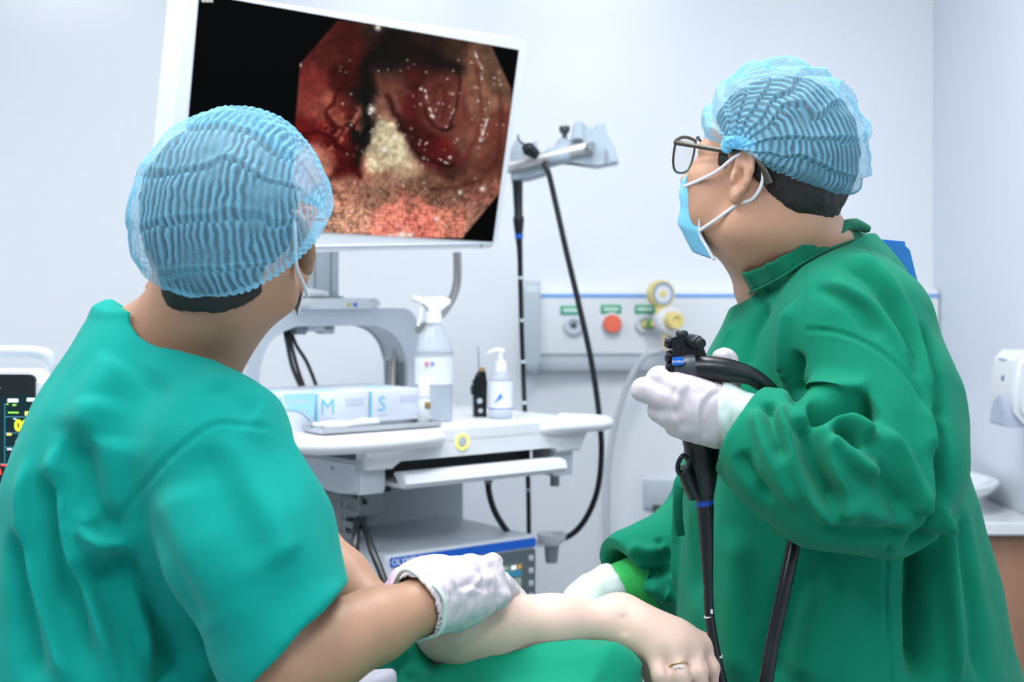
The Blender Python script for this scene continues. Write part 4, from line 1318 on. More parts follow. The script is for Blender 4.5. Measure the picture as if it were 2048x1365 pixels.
m_drape = mat('drape_green', (14, 142, 110), rough=0.85, spec=0.15, noise=9, var=0.05, bump=(700, 0.3, 0.0006), sheen=0.1)
m_glove = mat('latex_white', (206, 197, 203), rough=0.5, noise=30, var=0.03, bump=(70, 0.6, 0.0025), stretch=(2.2, 1, 0.6))
m_glove2 = mat('latex_cuff_pale', (206, 222, 217), rough=0.4, noise=30, var=0.03, bump=(60, 0.3, 0.002))
m_mask = mat('mask_white', (222, 228, 240), rough=0.8, noise=40, var=0.03, bump=(400, 0.3, 0.0006))
m_maskb = mat('mask_blue', (120, 198, 232), rough=0.8, noise=40, var=0.04, bump=(400, 0.3, 0.0006))
m_loop = mat('loop_white', (238, 240, 246), rough=0.7)
m_pink = mat('patient_gown_pink', (226, 190, 218), rough=0.85, noise=60, var=0.12)
m_sheet = mat('printed_sheet', (222, 216, 232), rough=0.85, noise=70, var=0.14)

m_cap = bpy.data.materials.new('cap_gauze_blue')
m_cap.use_nodes = True
_nt = m_cap.node_tree
_b = _nt.nodes['Principled BSDF']
_b.inputs['Roughness'].default_value = 0.75
_b.inputs['Specular IOR Level'].default_value = 0.25
_b.inputs['Sheen Weight'].default_value = 0.2
_tr = _nt.nodes.new('ShaderNodeBsdfTransparent')
_tl = _nt.nodes.new('ShaderNodeBsdfTranslucent')
_tl.inputs['Color'].default_value = srgb(140, 214, 244)
_m1 = _nt.nodes.new('ShaderNodeMixShader')
_m2 = _nt.nodes.new('ShaderNodeMixShader')
_n = _nt.nodes.new('ShaderNodeTexNoise')
_n.inputs['Scale'].default_value = 900
_tc = _nt.nodes.new('ShaderNodeTexCoord')
_nt.links.new(_tc.outputs['Object'], _n.inputs['Vector'])
_rp = _nt.nodes.new('ShaderNodeMapRange')
_rp.inputs['From Min'].default_value = 0.3
_rp.inputs['From Max'].default_value = 0.7
_rp.inputs['To Min'].default_value = -0.10
_rp.inputs['To Max'].default_value = 0.10
_nt.links.new(_n.outputs['Fac'], _rp.inputs['Value'])
_b.inputs['Base Color'].default_value = srgb(142, 213, 242)
_m1.inputs['Fac'].default_value = 0.25
_nt.links.new(_b.outputs[0], _m1.inputs[1])
_nt.links.new(_tl.outputs[0], _m1.inputs[2])
_at = _nt.nodes.new('ShaderNodeAttribute')
_at.attribute_name = 'open_weave'
_ad = _nt.nodes.new('ShaderNodeMath')
_ad.operation = 'ADD'
_ad.use_clamp = True
_nt.links.new(_rp.outputs['Result'], _ad.inputs[0])
_nt.links.new(_at.outputs['Fac'], _ad.inputs[1])
_nt.links.new(_ad.outputs[0], _m2.inputs['Fac'])
_nt.links.new(_m1.outputs[0], _m2.inputs[1])
_nt.links.new(_tr.outputs[0], _m2.inputs[2])
_nt.links.new(_m2.outputs[0], _nt.nodes['Material Output'].inputs['Surface'])


class Head:
    """local axes of a head: f forward, l its left, u up; origin between the ears at eye height"""

    def __init__(self, c, f, u=(0, 0, 1), s=1.0):
        self.c = Vector(c)
        self.f = Vector(f).normalized()
        u = Vector(u)
        self.u = (u - self.f * u.dot(self.f)).normalized()
        self.l = self.u.cross(self.f)
        self.s = s
        self.R = [[self.f[i], self.l[i], self.u[i]] for i in range(3)]

    def __call__(self, f, l, u):
        return self.c + (self.f * f + self.l * l + self.u * u) * self.s

    def Rm(self, M=None):
        A = Matrix(self.R)
        return A @ M if M is not None else A


def head_solid(F, H):
    s = H.s
    def E(c, r, k=0.012, op='+', M=None):
        F.ell(H(*c), [x * s for x in r], H.Rm(M), k, op)
    def C(a, b, ra, rb, k=0.012, op='+'):
        F.cone(H(*a), H(*b), ra * s, rb * s, k, op)
    E((-0.012, 0, 0.03), (0.098, 0.0765, 0.092), 0)
    E((0.03, 0, -0.026), (0.066, 0.062, 0.080), 0.03)
    for g in (1, -1):
        C((-0.012, g * 0.056, -0.035), (-0.002, g * 0.052, -0.072), 0.018, 0.016, 0.02)
        C((-0.002, g * 0.052, -0.072), (0.064, g * 0.018, -0.100), 0.016, 0.015, 0.02)
        E((0.062, g * 0.042, -0.022), (0.028, 0.026, 0.026), 0.02)       # cheekbone
        E((0.048, g * 0.044, -0.058), (0.030, 0.024, 0.032), 0.02)       # cheek
        C((0.088, g * 0.012, 0.020), (0.070, g * 0.048, 0.018), 0.011, 0.010, 0.012)   # brow
        E((0.098, g * 0.032, 0.000), (0.016, 0.017, 0.011), 0.010, '-')
        E((0.0775, g * 0.032, -0.002), (0.0135, 0.0145, 0.0125), 0.002)   # eye with lids
        C((0.09, g * 0.018, -0.004), (0.086, g * 0.046, -0.005), 0.0028, 0.0026, 0.004)
    E((0.070, 0, -0.098), (0.024, 0.024, 0.017), 0.016)
    C((0.092, 0, 0.012), (0.116, 0, -0.030), 0.008, 0.012, 0.012)
    for g in (1, -1):
        E((0.104, g * 0.013, -0.035), (0.011, 0.008, 0.008), 0.008)
    C((0.096, -0.018, -0.068), (0.096, 0.018, -0.068), 0.007, 0.007, 0.008)
    C((0.094, -0.015, -0.080), (0.094, 0.015, -0.080), 0.008, 0.008, 0.006)


def ear_solid(F, H, g, tilt=0.0, out=0.62, k0=0.006, sc=1.0):
    """outer ear on side g: bowl, rolled rim, lobe, tragus"""
    s = H.s * sc
    e1 = Vector((-math.sqrt(1 - out * out), g * out, 0))                  # grows backwards and outwards
    e2 = Vector((-0.18 - tilt, 0, 1)).normalized()
    e2 = (e2 - e1 * e2.dot(e1)).normalized()
    n = e1.cross(e2) * (1 if g < 0 else -1)
    n = -n if n.y * g < 0 else n
    b = Vector((0.003, g * 0.0755, -0.008))
    def pt(a, c, d=0.0):
        q = b + (e1 * a + e2 * c + n * d) * sc
        return H(q.x, q.y, q.z)
    Mw = H.Rm(Matrix([[e1[i], e2[i], n[i]] for i in range(3)]))
    F.ell(pt(0.011, 0.0), [0.0185 * s, 0.031 * s, 0.0048 * s], Mw, k0)
    F.ell(pt(0.010, -0.004, 0.0045), [0.0095 * s, 0.015 * s, 0.0075 * s], Mw, 0.004, '-')
    rim = [(0.000, 0.012), (0.000, 0.022), (0.007, 0.0305), (0.017, 0.0315), (0.0255, 0.024), (0.0285, 0.010), (0.0275, -0.006), (0.022, -0.019), (0.014, -0.027)]
    F.chain([pt(a, c, 0.002) for a, c in rim], [0.0036, 0.004, 0.0044, 0.0044, 0.0044, 0.0042, 0.0038, 0.0036, 0.004], 0.003)
    F.chain([pt(a, c, 0.001) for a, c in ((0.020, 0.016), (0.021, 0.004), (0.018, -0.010), (0.012, -0.017))], [0.0028, 0.0032, 0.003, 0.003], 0.004)
    F.ell(pt(0.008, -0.029, 0.001), [0.0095 * s, 0.0105 * s, 0.0052 * s], Mw, 0.005)
    F.cone(pt(-0.001, 0.0, 0.003), pt(0.001, -0.010, 0.004), 0.0042, 0.0045, 0.005)
    return pt


def make_cap(name, H, c, rad, th0, th1, parent, puff, nrib=46, pleats=7, seed=3, NT=230, NP=420, tuck=0.16, lab=None, ribamp=0.0011, plamp=0.05, warp=1.0):
    """pleated bouffant cap gathered over both ears: meridians run from ear to ear, fine ribs cross them"""
    th = np.linspace(th0, th1, NT)
    ph = np.linspace(0.02, math.pi - 0.02, NP)
    T, Pp = np.meshgrid(th, ph, indexing='ij')
    t = T.ravel()
    p = Pp.ravel()
    dirs = np.stack([np.sin(p) * np.cos(t), np.cos(p), np.sin(p) * np.sin(t)], 1)
    rf, rb, rl, ru, rd = rad
    sx = np.where(dirs[:, 0] > 0, rf, rb)
    sz = np.where(dirs[:, 2] > 0, ru, rd)
    B = np.stack([dirs[:, 0] * sx, dirs[:, 1] * rl, dirs[:, 2] * sz], 1)
    edge = np.minimum((t - th0), (th1 - t))
    tk = 1 - tuck * np.exp(-(edge / 0.16) ** 2)
    n1 = value_noise(dirs, 2.6, seed)
    n2 = value_noise(dirs, 6.0, seed + 1)
    n4 = value_noise(dirs, 13.0, seed + 2)
    q = (t - th0) / (th1 - th0) * pleats + warp * (0.55 * n1 + 0.22 * n2)
    saw = q - np.floor(q)
    fold = np.where(saw < 0.82, saw / 0.82, (1 - saw) / 0.18) - 0.5
    mid = np.sin(p) ** 0.8
    sc = tk * (1 + plamp * fold * (0.25 + 0.75 * mid) * np.clip(edge / 0.25, 0, 1) + 0.02 * n1 + puff(dirs, t, p) + 0.010 * n2 * mid)
    rph = np.sin(p * nrib * 2 + 1.6 * n2 + 1.5 * n4 + 6.28 * 0.35 * np.floor(q))
    ribs = rph * ribamp * np.clip(0.75 + 0.9 * value_noise(dirs, 5.0, seed + 7), 0.15, 1.3) * (0.6 + 0.8 * np.exp(-(edge / 0.22) ** 2)) * np.clip(mid * 1.5, 0.2, 1)
    ribs = ribs + 0.0006 * n4 * mid
    V = B * sc[:, None] + dirs * ribs[:, None] + np.array(c)
    Rm = np.array(H.R)
    Wd_ = (V * H.s) @ Rm.T + np.array(tuple(H.c))
    gi = np.arange(NT * NP).reshape(NT, NP)
    Q = np.stack([gi[:-1, :-1].ravel(), gi[1:, :-1].ravel(), gi[1:, 1:].ravel(), gi[:-1, 1:].ravel()], 1)
    me = mesh_arrays(name, Wd_, Q)
    rb_ = rph * np.clip(0.75 + 0.9 * value_noise(dirs, 5.0, seed + 7), 0.15, 1.3)
    ow = 0.62 - 0.24 * np.clip(rb_, -0.6, 1) - 0.22 * np.exp(-(edge / 0.12) ** 2) - 0.14 * np.clip(np.abs(fold) - 0.36, 0, 0.14) / 0.14 - 0.18 * np.exp(-(np.minimum(p, math.pi - p) / 0.25) ** 2)
    at = me.attributes.new('open_weave', 'FLOAT', 'POINT')
    at.data.foreach_set('value', np.clip(ow, 0.02, 0.8).astype(np.float32))
    o = obj(name, me, m_cap, parent, world=True, label=lab)
    return o


def mask_surface(name, H, parent, half=0.062, top=-0.012, bot=-0.125, seed=1):
    """pleated face mask: curved sheet with thickness over nose, mouth and chin"""
    NA, NB = 44, 40
    V = []
    for j in range(NB):
        v = j / (NB - 1)
        u_ = top + (bot - top) * v
        for i in range(NA):
            a = (i / (NA - 1) * 2 - 1)
            lat = half * a * (1.0 - 0.06 * v)
            nose = 0.020 * math.exp(-(a / 0.30) ** 2) * math.exp(-((v - 0.18) / 0.28) ** 2)
            f = 0.116 - 0.066 * abs(a) ** 2.0 - 0.012 * (v - 0.4) ** 2 - 0.026 * max(0, v - 0.72) / 0.28 + nose * 0.6 - 0.012 * math.exp(-(v / 0.12) ** 2) * (1 - abs(a))
            f += 0.0010 * math.sin(v * 22) * (1 - abs(a) ** 4) * (0.2 < v < 0.85)
            V.append(H(f, lat, u_))
    bm = bmesh.new()
    vs = [bm.verts.new(x) for x in V]
    for j in range(NB - 1):
        for i in range(NA - 1):
            bm.faces.new((vs[j * NA + i], vs[(j + 1) * NA + i], vs[(j + 1) * NA + i + 1], vs[j * NA + i + 1]))
    bmesh.ops.recalc_face_normals(bm, faces=bm.faces)
    bmesh.ops.solidify(bm, geom=list(bm.faces), thickness=0.0018)
    me = bm_mesh(bm)
    return obj(name, me, m_maskb, parent, world=True)


# ------------------------------------------------------------------ assistant in scrubs (left)
AS = thing('person', 'person in teal scrubs and blue cap at left, back turned, watching the display', 'person', (-0.47, 1.56, 0))
HA = Head(P(458, 470, 1.53), (0.20, 0.92, 0.33), u=(0.0, 0.0, 1), s=1.05)
sh_r, el_r, wr_r = P(436, 905, 1.46), P(560, 1335, 1.385), P(856, 1206, 1.50)
sh_l, el_l, wr_l = P(215, 860, 1.70), P(505, 985, 1.86), P(768, 1232, 1.70)
nb = Vector((-0.445, 1.585, 1.27))
F = Field((-0.75, 1.20, 0.80), (0.06, 1.98, 1.66), 0.0036)
head_solid(F, HA)
ear_solid(F, HA, -1, out=0.82, sc=1.08)
ear_solid(F, HA, 1, out=0.55)
F.cone(HA(-0.035, 0, -0.05), nb + Vector((0.01, 0.005, 0.01)), 0.062, 0.071, 0.03)
F.cone(HA(-0.005, 0, -0.075), nb + Vector((0.032, 0.03, -0.02)), 0.046, 0.056, 0.03)
F.cone(nb, sh_r + Vector((-0.02, 0.02, 0.01)), 0.065, 0.052, 0.04)
F.cone(nb, sh_l, 0.065, 0.055, 0.04)
F.loft([(0.80, -0.46, 1.57, 0.10, 0.10, -0.95), (1.05, -0.46, 1.57, 0.10, 0.10, -0.95), (1.24, -0.455, 1.58, 0.07, 0.08, -0.95)], 0.05)
F.cone(sh_r, el_r, 0.048, 0.041, 0.02)
F.chain([el_r, el_r.lerp(wr_r, 0.3), el_r.lerp(wr_r, 0.62), wr_r], [0.043, 0.046, 0.0385, 0.030], 0.02)
F.cone(sh_l, el_l, 0.048, 0.042, 0.02)
F.chain([el_l, el_l.lerp(wr_l, 0.3), el_l.lerp(wr_l, 0.7), wr_l], [0.044, 0.045, 0.034, 0.028], 0.02)
# palms inside the gloves
F.cone(wr_r, P(930, 1168, 1.56), 0.026, 0.024, 0.02)
F.cone(wr_l, P(850, 1206, 1.70), 0.025, 0.022, 0.02)
field_obj(F, 'body', m_skin_tan, AS, it=2)
# hair under the cap, a little showing at the nape
F = Field(tuple(HA.c - Vector((0.16, 0.16, 0.16))), tuple(HA.c + Vector((0.16, 0.16, 0.18))), 0.0032)
F.ell(HA(-0.014, 0, 0.031), [0.102 * HA.s, 0.081 * HA.s, 0.096 * HA.s], HA.Rm(), 0)
F.ell(HA(-0.062, 0, -0.040), [0.040 * HA.s, 0.056 * HA.s, 0.046 * HA.s], HA.Rm(), 0.02)
F.half(HA(0.070, 0, 0.02), HA.f * 0.9 - HA.u * 0.5)
F.half(HA(-0.06, 0, -0.050), -HA.u + HA.f * 0.25)
field_obj(F, 'hair', m_hair, AS, noise=[(0.002, 90, 5)])
def puffA(d, t, p):
    back = np.exp(-((t - 3.25) / 0.75) ** 2) * np.sin(p) ** 0.5
    left = np.exp(-((p - 0.75) / 0.5) ** 2) * np.exp(-((t - 3.0) / 0.9) ** 2)
    return 0.04 * back + 0.07 * left
make_cap('cap', HA, (-0.012, -0.020, 0.020), (0.118, 0.124, 0.105, 0.124, 0.100), math.radians(-2), math.radians(223), AS, puffA, nrib=42, pleats=8, seed=11, tuck=0.17, ribamp=0.0022, plamp=0.03, warp=0.45,
         lab='pale blue pleated bouffant cap')
# mask seen from behind with its ear loop
mk_ = mask_surface('face_mask', HA, AS, half=0.066, top=-0.008, bot=-0.104)
mk_.data.materials[0] = m_mask
obj('ear_loop', tube([HA(0.062, -0.066, -0.018), HA(0.03, -0.074, 0.005), HA(-0.002, -0.082, 0.022), HA(-0.022, -0.088, 0.006), HA(-0.018, -0.083, -0.03), HA(0.004, -0.078, -0.055), HA(0.05, -0.064, -0.09)], 0.0022, seg=8), m_loop, mk_, world=True)
obj('ear_loop', tube([HA(0.062, 0.066, -0.018), HA(0.03, 0.074, 0.005), HA(-0.002, 0.082, 0.022), HA(-0.022, 0.088, 0.006), HA(-0.018, 0.083, -0.03), HA(0.004, 0.078, -0.055), HA(0.05, 0.064, -0.09)], 0.0022, seg=8), m_loop, mk_, world=True)

# scrub top: loft of the trunk, shoulders and short sleeves, hollow at neck and hems
def sec(py, pxl, pxr, Y, b, ang):
    """trunk section whose silhouette spans pxl..pxr at row py; a = half extent seen, b = the other"""
    c = P((pxl + pxr) / 2, py, Y)
    return (c.z, c.x, c.y, abs(pxr - pxl) / 2 * Y / FPX, b, ang)
F = Field((-0.80, 1.18, 0.62), (-0.12, 2.0, 1.42), 0.0042)
F.loft([sec(1640, -10, 470, 1.57, 0.17, 0), sec(1365, 8, 490, 1.57, 0.165, 0), sec(1150, 12, 510, 1.57, 0.16, 0), sec(1000, 18, 530, 1.57, 0.16, 0), sec(880, 48, 540, 1.57, 0.155, 0), sec(790, 85, 520, 1.575, 0.14, 0), sec(735, 130, 470, 1.58, 0.12, 0), sec(690, 180, 430, 1.585, 0.095, 0), sec(640, 225, 400, 1.59, 0.07, 0)], 0.02, ex=2.2)
F.cone(P(315, 715, 1.58), P(440, 885, 1.46), 0.066, 0.072, 0.06)
F.cone(P(300, 725, 1.60), P(205, 850, 1.68), 0.06, 0.075, 0.08)
F.cone(P(350, 735, 1.63), P(450, 890, 1.60), 0.06, 0.07, 0.06)
el_s = P(575, 1275, 1.40)
F.chain([P(432, 905, 1.455), P(500, 1080, 1.425), el_s], [0.078, 0.086, 0.083], 0.035)
F.cone(P(205, 860, 1.70), P(420, 950, 1.84), 0.07, 0.075, 0.06)
F.chain([el_s, el_s + (el_s - P(500, 1080, 1.425)) * 0.5], [0.083, 0.084], 0.01)
ax_s = (P(600, 1290, 1.40) - P(470, 990, 1.43)).normalized()
hemn = (P(650, 1215, 1.42) - P(510, 1365, 1.36)).cross(Vector((0.2, 1, 0.1))).normalized()
hemn = hemn if hemn.dot(ax_s) > 0 else -hemn
# cut the sleeve with a slab below its hem
hm = P(582, 1292, 1.39) + hemn * 0.10
x_ = (P(650, 1215, 1.42) - P(510, 1365, 1.36)).normalized()
y_ = hemn.cross(x_)
F.rbox(hm, (0.115, 0.14, 0.10), [[x_[i], y_[i], hemn[i]] for i in range(3)], 0.002, 0.0, '-')
F.cone(P(528, 1150, 1.415), el_s + (el_s - P(500, 1080, 1.425)) * 0.5, 0.055, 0.074, 0.004, '-')
# neck opening: everything above the neckline plane is cut, and a well is sunk round the neck
nA, nB, nC = P(226, 612, 1.66), P(335, 655, 1.45), P(458, 748, 1.58)
nn = (nB - nA).cross(nC - nA).normalized()
nn = nn if nn.z > 0 else -nn
nx_ = (nC - nA).normalized()
ny_ = nn.cross(nx_)
nc_ = (nA + nB + nC) / 3 + nn * 0.12
F.rbox(nc_, (0.20, 0.20, 0.12), [[nx_[i], ny_[i], nn[i]] for i in range(3)], 0.002, 0.004, '-')
F.cone(nb + Vector((0.012, 0.006, 0.0)), HA(-0.03, 0, -0.06), 0.078, 0.078, 0.006, '-')
STR_A = [
    ([(548, 858), (470, 848), (425, 852), (370, 888), (325, 930), (270, 995), (235, 1045), (214, 1088)], 0.010, 0.0035, 'seam'),
    ([(216, 1090), (262, 1160), (330, 1250), (420, 1365)], 0.012, 0.012, 'valley'),
    ([(190, 1090), (250, 1200), (330, 1320), (380, 1390)], 0.035, 0.022, 'valley'),
    ([(205, 790), (190, 860), (205, 960), (215, 1060)], 0.020, 0.010, 'ridge'),
    ([(150, 860), (178, 950), (200, 1050), (195, 1080)], 0.022, 0.016, 'valley'),
    ([(115, 880), (112, 960), (135, 1090), (190, 1230), (250, 1390)], 0.011, 0.010, 'fold'),
    ([(100, 930), (95, 1040), (120, 1180), (185, 1390)], 0.020, 0.014, 'valley'),
    ([(60, 900), (48, 1010), (62, 1130), (115, 1290), (150, 1390)], 0.012, 0.008, 'fold'),
    ([(30, 1050), (45, 1200), (75, 1390)], 0.016, 0.010, 'valley'),
    ([(150, 1010), (185, 1060), (240, 1130), (300, 1260), (340, 1390)], 0.014, 0.009, 'ridge'),
    ([(440, 862), (475, 930), (515, 1010), (555, 1090), (580, 1130)], 0.018, 0.005, 'ridge'),
    ([(420, 880), (450, 960), (490, 1050), (530, 1140)], 0.022, 0.004, 'valley'),

    ([(345, 960), (360, 1060), (420, 1180), (470, 1300)], 0.035, 0.006, 'ridge'),
    ([(250, 720), (190, 780), (140, 880)], 0.03, 0.006, 'ridge'),
    ([(330, 740), (250, 820), (225, 900)], 0.03, 0.006, 'valley'),
    ([(430, 760), (480, 800), (520, 830)], 0.02, 0.004, 'valley'),
    ([(305, 1020), (360, 1150), (420, 1260)], 0.02, 0.004, 'valley'),
]
field_obj(F, 'scrub_top', m_scrub, AS, it=3, strokes=[(a, b, c * 1.7 if k != 'seam' else c, k) for a, b, c, k in STR_A], noise=[(0.003, 14, 5), (0.0035, np.array([26, 26, 7]), 6), (0.0012, 30, 7)])
# trousers and shoes reaching the floor
F = Field((-0.72, 1.35, 0.0), (-0.22, 1.80, 0.86), 0.008)
F.ell((-0.47, 1.56, 0.78), (0.15, 0.14, 0.12), None, 0.02)
for (dx, dy) in ((0.055, -0.075), (-0.055, 0.075)):
    F.cone((-0.47 + dx, 1.56 + dy, 0.74), (-0.46 + dx, 1.57 + dy, 0.06), 0.095, 0.07, 0.03)
field_obj(F, 'trousers', m_scrub, AS, noise=[(0.004, 14, 9)])
for (dx, dy) in ((0.055, -0.075), (-0.055, 0.075)):
    F = Field((-0.62, 1.40, -0.01), (-0.2, 1.80, 0.13), 0.006)
    F.chain([(-0.50 + dx, 1.545 + dy, 0.045), (-0.40 + dx, 1.61 + dy, 0.04), (-0.33 + dx, 1.66 + dy, 0.033)], [0.045, 0.042, 0.033], 0.01)
    F.half((0, 0, 0.002), (0, 0, -1))
    field_obj(F, 'shoe', m_dgrey, AS)

# gloves of the assistant
F = fbox([P(800, 1260, 1.45), P(1060, 1250, 1.70), P(1000, 1100, 1.55), P(980, 1100, 1.76)], 0.02, 0.0024)
w0 = P(846, 1208, 1.495)
F.cone(w0, P(905, 1188, 1.535), 0.0395, 0.037, 0.0)
F.rbox(P(934, 1180, 1.555), (0.050, 0.018, 0.033), [[0.93, 0.1, -0.33], [0.28, -0.9, 0.3], [0.24, 0.4, 0.88]], 0.016, 0.03)
F.cone(P(900, 1186, 1.535), P(962, 1172, 1.60), 0.034, 0.029, 0.02)
for (k0, k1, k2, k3, r0) in (((955, 1158, 1.565), (994, 1170, 1.62), (1018, 1188, 1.665), (1000, 1225, 1.68), 0.0125), ((966, 1162, 1.56), (1004, 1176, 1.61), (1026, 1195, 1.65), (1012, 1228, 1.665), 0.013),
                             ((965, 1168, 1.55), (1000, 1178, 1.59), (1020, 1200, 1.63), (1010, 1230, 1.65), 0.0125), ((930, 1154, 1.575), (960, 1154, 1.64), (985, 1150, 1.70), (975, 1190, 1.72), 0.012)):
    F.chain([P(*k0), P(*k1), P(*k2), P(*k3)], [r0 + 0.003, r0, r0 - 0.001, r0 - 0.002], 0.012)
F.chain([P(890, 1190, 1.53), P(915, 1215, 1.545), P(935, 1232, 1.58)], [0.018, 0.014, 0.012], 0.012)   # thumb under the elbow
F.cone(P(830, 1216, 1.485), P(868, 1200, 1.51), 0.0355, 0.034, 0.003, '-')
gl = field_obj(F, 'glove', m_glove, AS, noise=[(0.0022, 60, 21), (0.0012, 130, 22)], strokes=[
    ([(878, 1120), (895, 1150), (912, 1185)], 0.004, 0.0025, 'ridge'), ([(930, 1110), (960, 1150), (985, 1165)], 0.006, 0.003, 'ridge'), ([(905, 1180), (940, 1172), (975, 1180)], 0.004, 0.003, 'valley'),
    ([(925, 1190), (950, 1170), (960, 1150)], 0.004, 0.003, 'ridge'), ([(880, 1150), (905, 1165), (925, 1190)], 0.004, 0.002, 'ridge'), ([(975, 1125), (1000, 1150), (1020, 1175)], 0.006, 0.003, 'valley')])
# rolled cuff edge
cd_ = (P(905, 1180, 1.535) - w0).normalized()
cu_ = cd_.orthogonal().normalized()
cv_ = cd_.cross(cu_)
ring = []
for i in range(22):
    a = 2 * math.pi * i / 22
    r_ = 0.0400 + 0.0025 * math.sin(3 * a) + 0.002 * math.sin(5 * a + 1)
    ring.append(w0 - cd_ * (0.036 - 0.006 * math.sin(2 * a + 0.5)) * 0.25 + cu_ * (r_ * math.cos(a)) + cv_ * (r_ * math.sin(a)))
obj('cuff_edge', tube(ring, 0.0024, seg=8, n=3, closed=True), m_glove2, gl, world=True)
F = fbox([P(760, 1230, 1.66), P(1000, 1120, 1.66), P(900, 1230, 1.76)], 0.04, 0.003)
F.cone(P(778, 1234, 1.70), P(820, 1212, 1.70), 0.034, 0.036, 0.0)
F.chain([P(815, 1216, 1.70), P(860, 1200, 1.70), P(905, 1186, 1.69), P(950, 1186, 1.69)], [0.036, 0.036, 0.028, 0.02], 0.015)
for (a, b, c) in (((880, 1178, 1.70), (930, 1174, 1.70), (960, 1193, 1.70)), ((890, 1188, 1.68), (940, 1186, 1.68), (970, 1203, 1.68)), ((880, 1170, 1.72), (925, 1164, 1.73), (955, 1184, 1.74))):
    F.chain([P(*a), P(*b), P(*c)], [0.014, 0.012, 0.010], 0.01)
F.cone(P(760, 1233, 1.70), P(790, 1213, 1.70), 0.031, 0.032, 0.003, '-')
field_obj(F, 'glove', m_glove, AS, noise=[(0.002, 60, 31), (0.001, 130, 32)])
# ------------------------------------------------------------------ doctor in a gown (right)
DO = thing('person', 'person in dark green surgical gown and glasses at right, holding an endoscope', 'person', (0.46, 1.88, 0))
HD = Head(P(1537, 346, 1.80), (-0.75, 0.62, 0.22), s=1.07)
nbD = P(1612, 500, 1.87)
shD, elD, wrD = P(1705, 650, 1.68), P(1800, 985, 1.60), P(1462, 826, 1.615)
shF = P(1575, 610, 2.06)
F = Field((0.02, 1.48, 0.86), (0.66, 2.22, 1.66), 0.0036)
head_solid(F, HD)
eL = ear_solid(F, HD, 1, out=0.28, sc=0.94)
ear_solid(F, HD, -1, out=0.28, sc=0.94)
F.cone(HD(-0.035, 0, -0.055), nbD + Vector((0.012, 0, -0.03)), 0.066, 0.076, 0.03)
F.cone(HD(0.0, 0, -0.085), P(1542, 540, 1.87), 0.056, 0.056, 0.03)
F.cone(HD(-0.02, 0.04, -0.07), P(1532, 560, 1.825), 0.022, 0.02, 0.03)
F.cone(nbD + Vector((0, 0, -0.06)), shD + Vector((0, 0, -0.04)), 0.05, 0.045, 0.02)
F.cone(nbD + Vector((0, 0, -0.06)), shF + Vector((0, 0, -0.04)), 0.05, 0.045, 0.02)
F.loft([(0.87, 0.46, 1.88, 0.11, 0.12, 0), (1.1, 0.45, 1.88, 0.12, 0.14, 0), (1.35, 0.44, 1.88, 0.10, 0.13, 0)], 0.05)
F.chain([shD, elD], [0.045, 0.04], 0.02)
F.chain([elD, elD.lerp(wrD, 0.3), wrD], [0.04, 0.04, 0.028], 0.02)
elF, wrF = P(1400, 1110, 2.02), P(1222, 1190, 1.93)
F.chain([shF, elF, wrF], [0.045, 0.04, 0.028], 0.02)
F.cone(wrD, P(1375, 800, 1.61), 0.024, 0.02, 0.02)
F.cone(wrF, P(1180, 1215, 1.91), 0.024, 0.02, 0.02)
field_obj(F, 'body', m_skin_mid, DO, it=2)
# eyebrow lashes and hair
F = Field(tuple(HD.c - Vector((0.17, 0.17, 0.17))), tuple(HD.c + Vector((0.17, 0.17, 0.18))), 0.003)
F.ell(HD(-0.013, 0, 0.030), [0.1015 * HD.s, 0.080 * HD.s, 0.0955 * HD.s], HD.Rm(), 0)
F.ell(HD(-0.060, 0, -0.018), [0.042 * HD.s, 0.060 * HD.s, 0.042 * HD.s], HD.Rm(), 0.02)
F.half(HD(0.076, 0, 0.02), HD.f * 0.9 - HD.u * 0.42)
F.half(HD(-0.075, 0, -0.048), -HD.u + HD.f * 0.75)
for g in (1, -1):
    F.ell(HD(0.026, g * 0.064, 0.012), [0.013, 0.011, 0.020], HD.Rm(), 0.004)
field_obj(F, 'hair', m_hair, DO, noise=[(0.0022, 90, 5)])
F = Field(tuple(HD.c - Vector((0.16, 0.10, 0.06))), tuple(HD.c + Vector((0.10, 0.16, 0.08))), 0.0022)
for g in (1, -1):
    F.chain([HD(0.099, g * 0.014, 0.024), HD(0.094, g * 0.034, 0.029), HD(0.079, g * 0.054, 0.026)], [0.002, 0.0024, 0.0016], 0.003)
field_obj(F, 'eyebrows', m_hair, DO)
def puffD(d, t, p):
    back = np.exp(-((t - 3.1) / 0.8) ** 2) * np.sin(p) ** 0.5
    return 0.06 * back + 0.03 * np.exp(-((t - 1.2) / 0.5) ** 2) * np.sin(p)
make_cap('cap', HD, (0.0, 0, 0.024), (0.104, 0.120, 0.092, 0.120, 0.092), math.radians(4), math.radians(209), DO, puffD, nrib=44, pleats=9, seed=23, tuck=0.13, plamp=0.085, ribamp=0.0016,
         lab='light blue pleated bouffant cap gathered above the ear')
# gathered knot over the ear
F = Field(tuple(HD(0.0, 0.092, 0.03) - Vector((0.05, 0.05, 0.05))), tuple(HD(0.0, 0.092, 0.03) + Vector((0.05, 0.05, 0.05))), 0.0022)
F.ell(HD(0.000, 0.087, 0.030), [0.022, 0.005, 0.009], HD.Rm(), 0)
F.ell(HD(0.020, 0.083, 0.026), [0.009, 0.005, 0.012], HD.Rm(), 0.006)
field_obj(F, 'cap_gather', mat('cap_knot_blue', (112, 200, 238), rough=0.75, bump=(160, 0.8, 0.003)), DO, noise=[(0.003, 120, 8)])
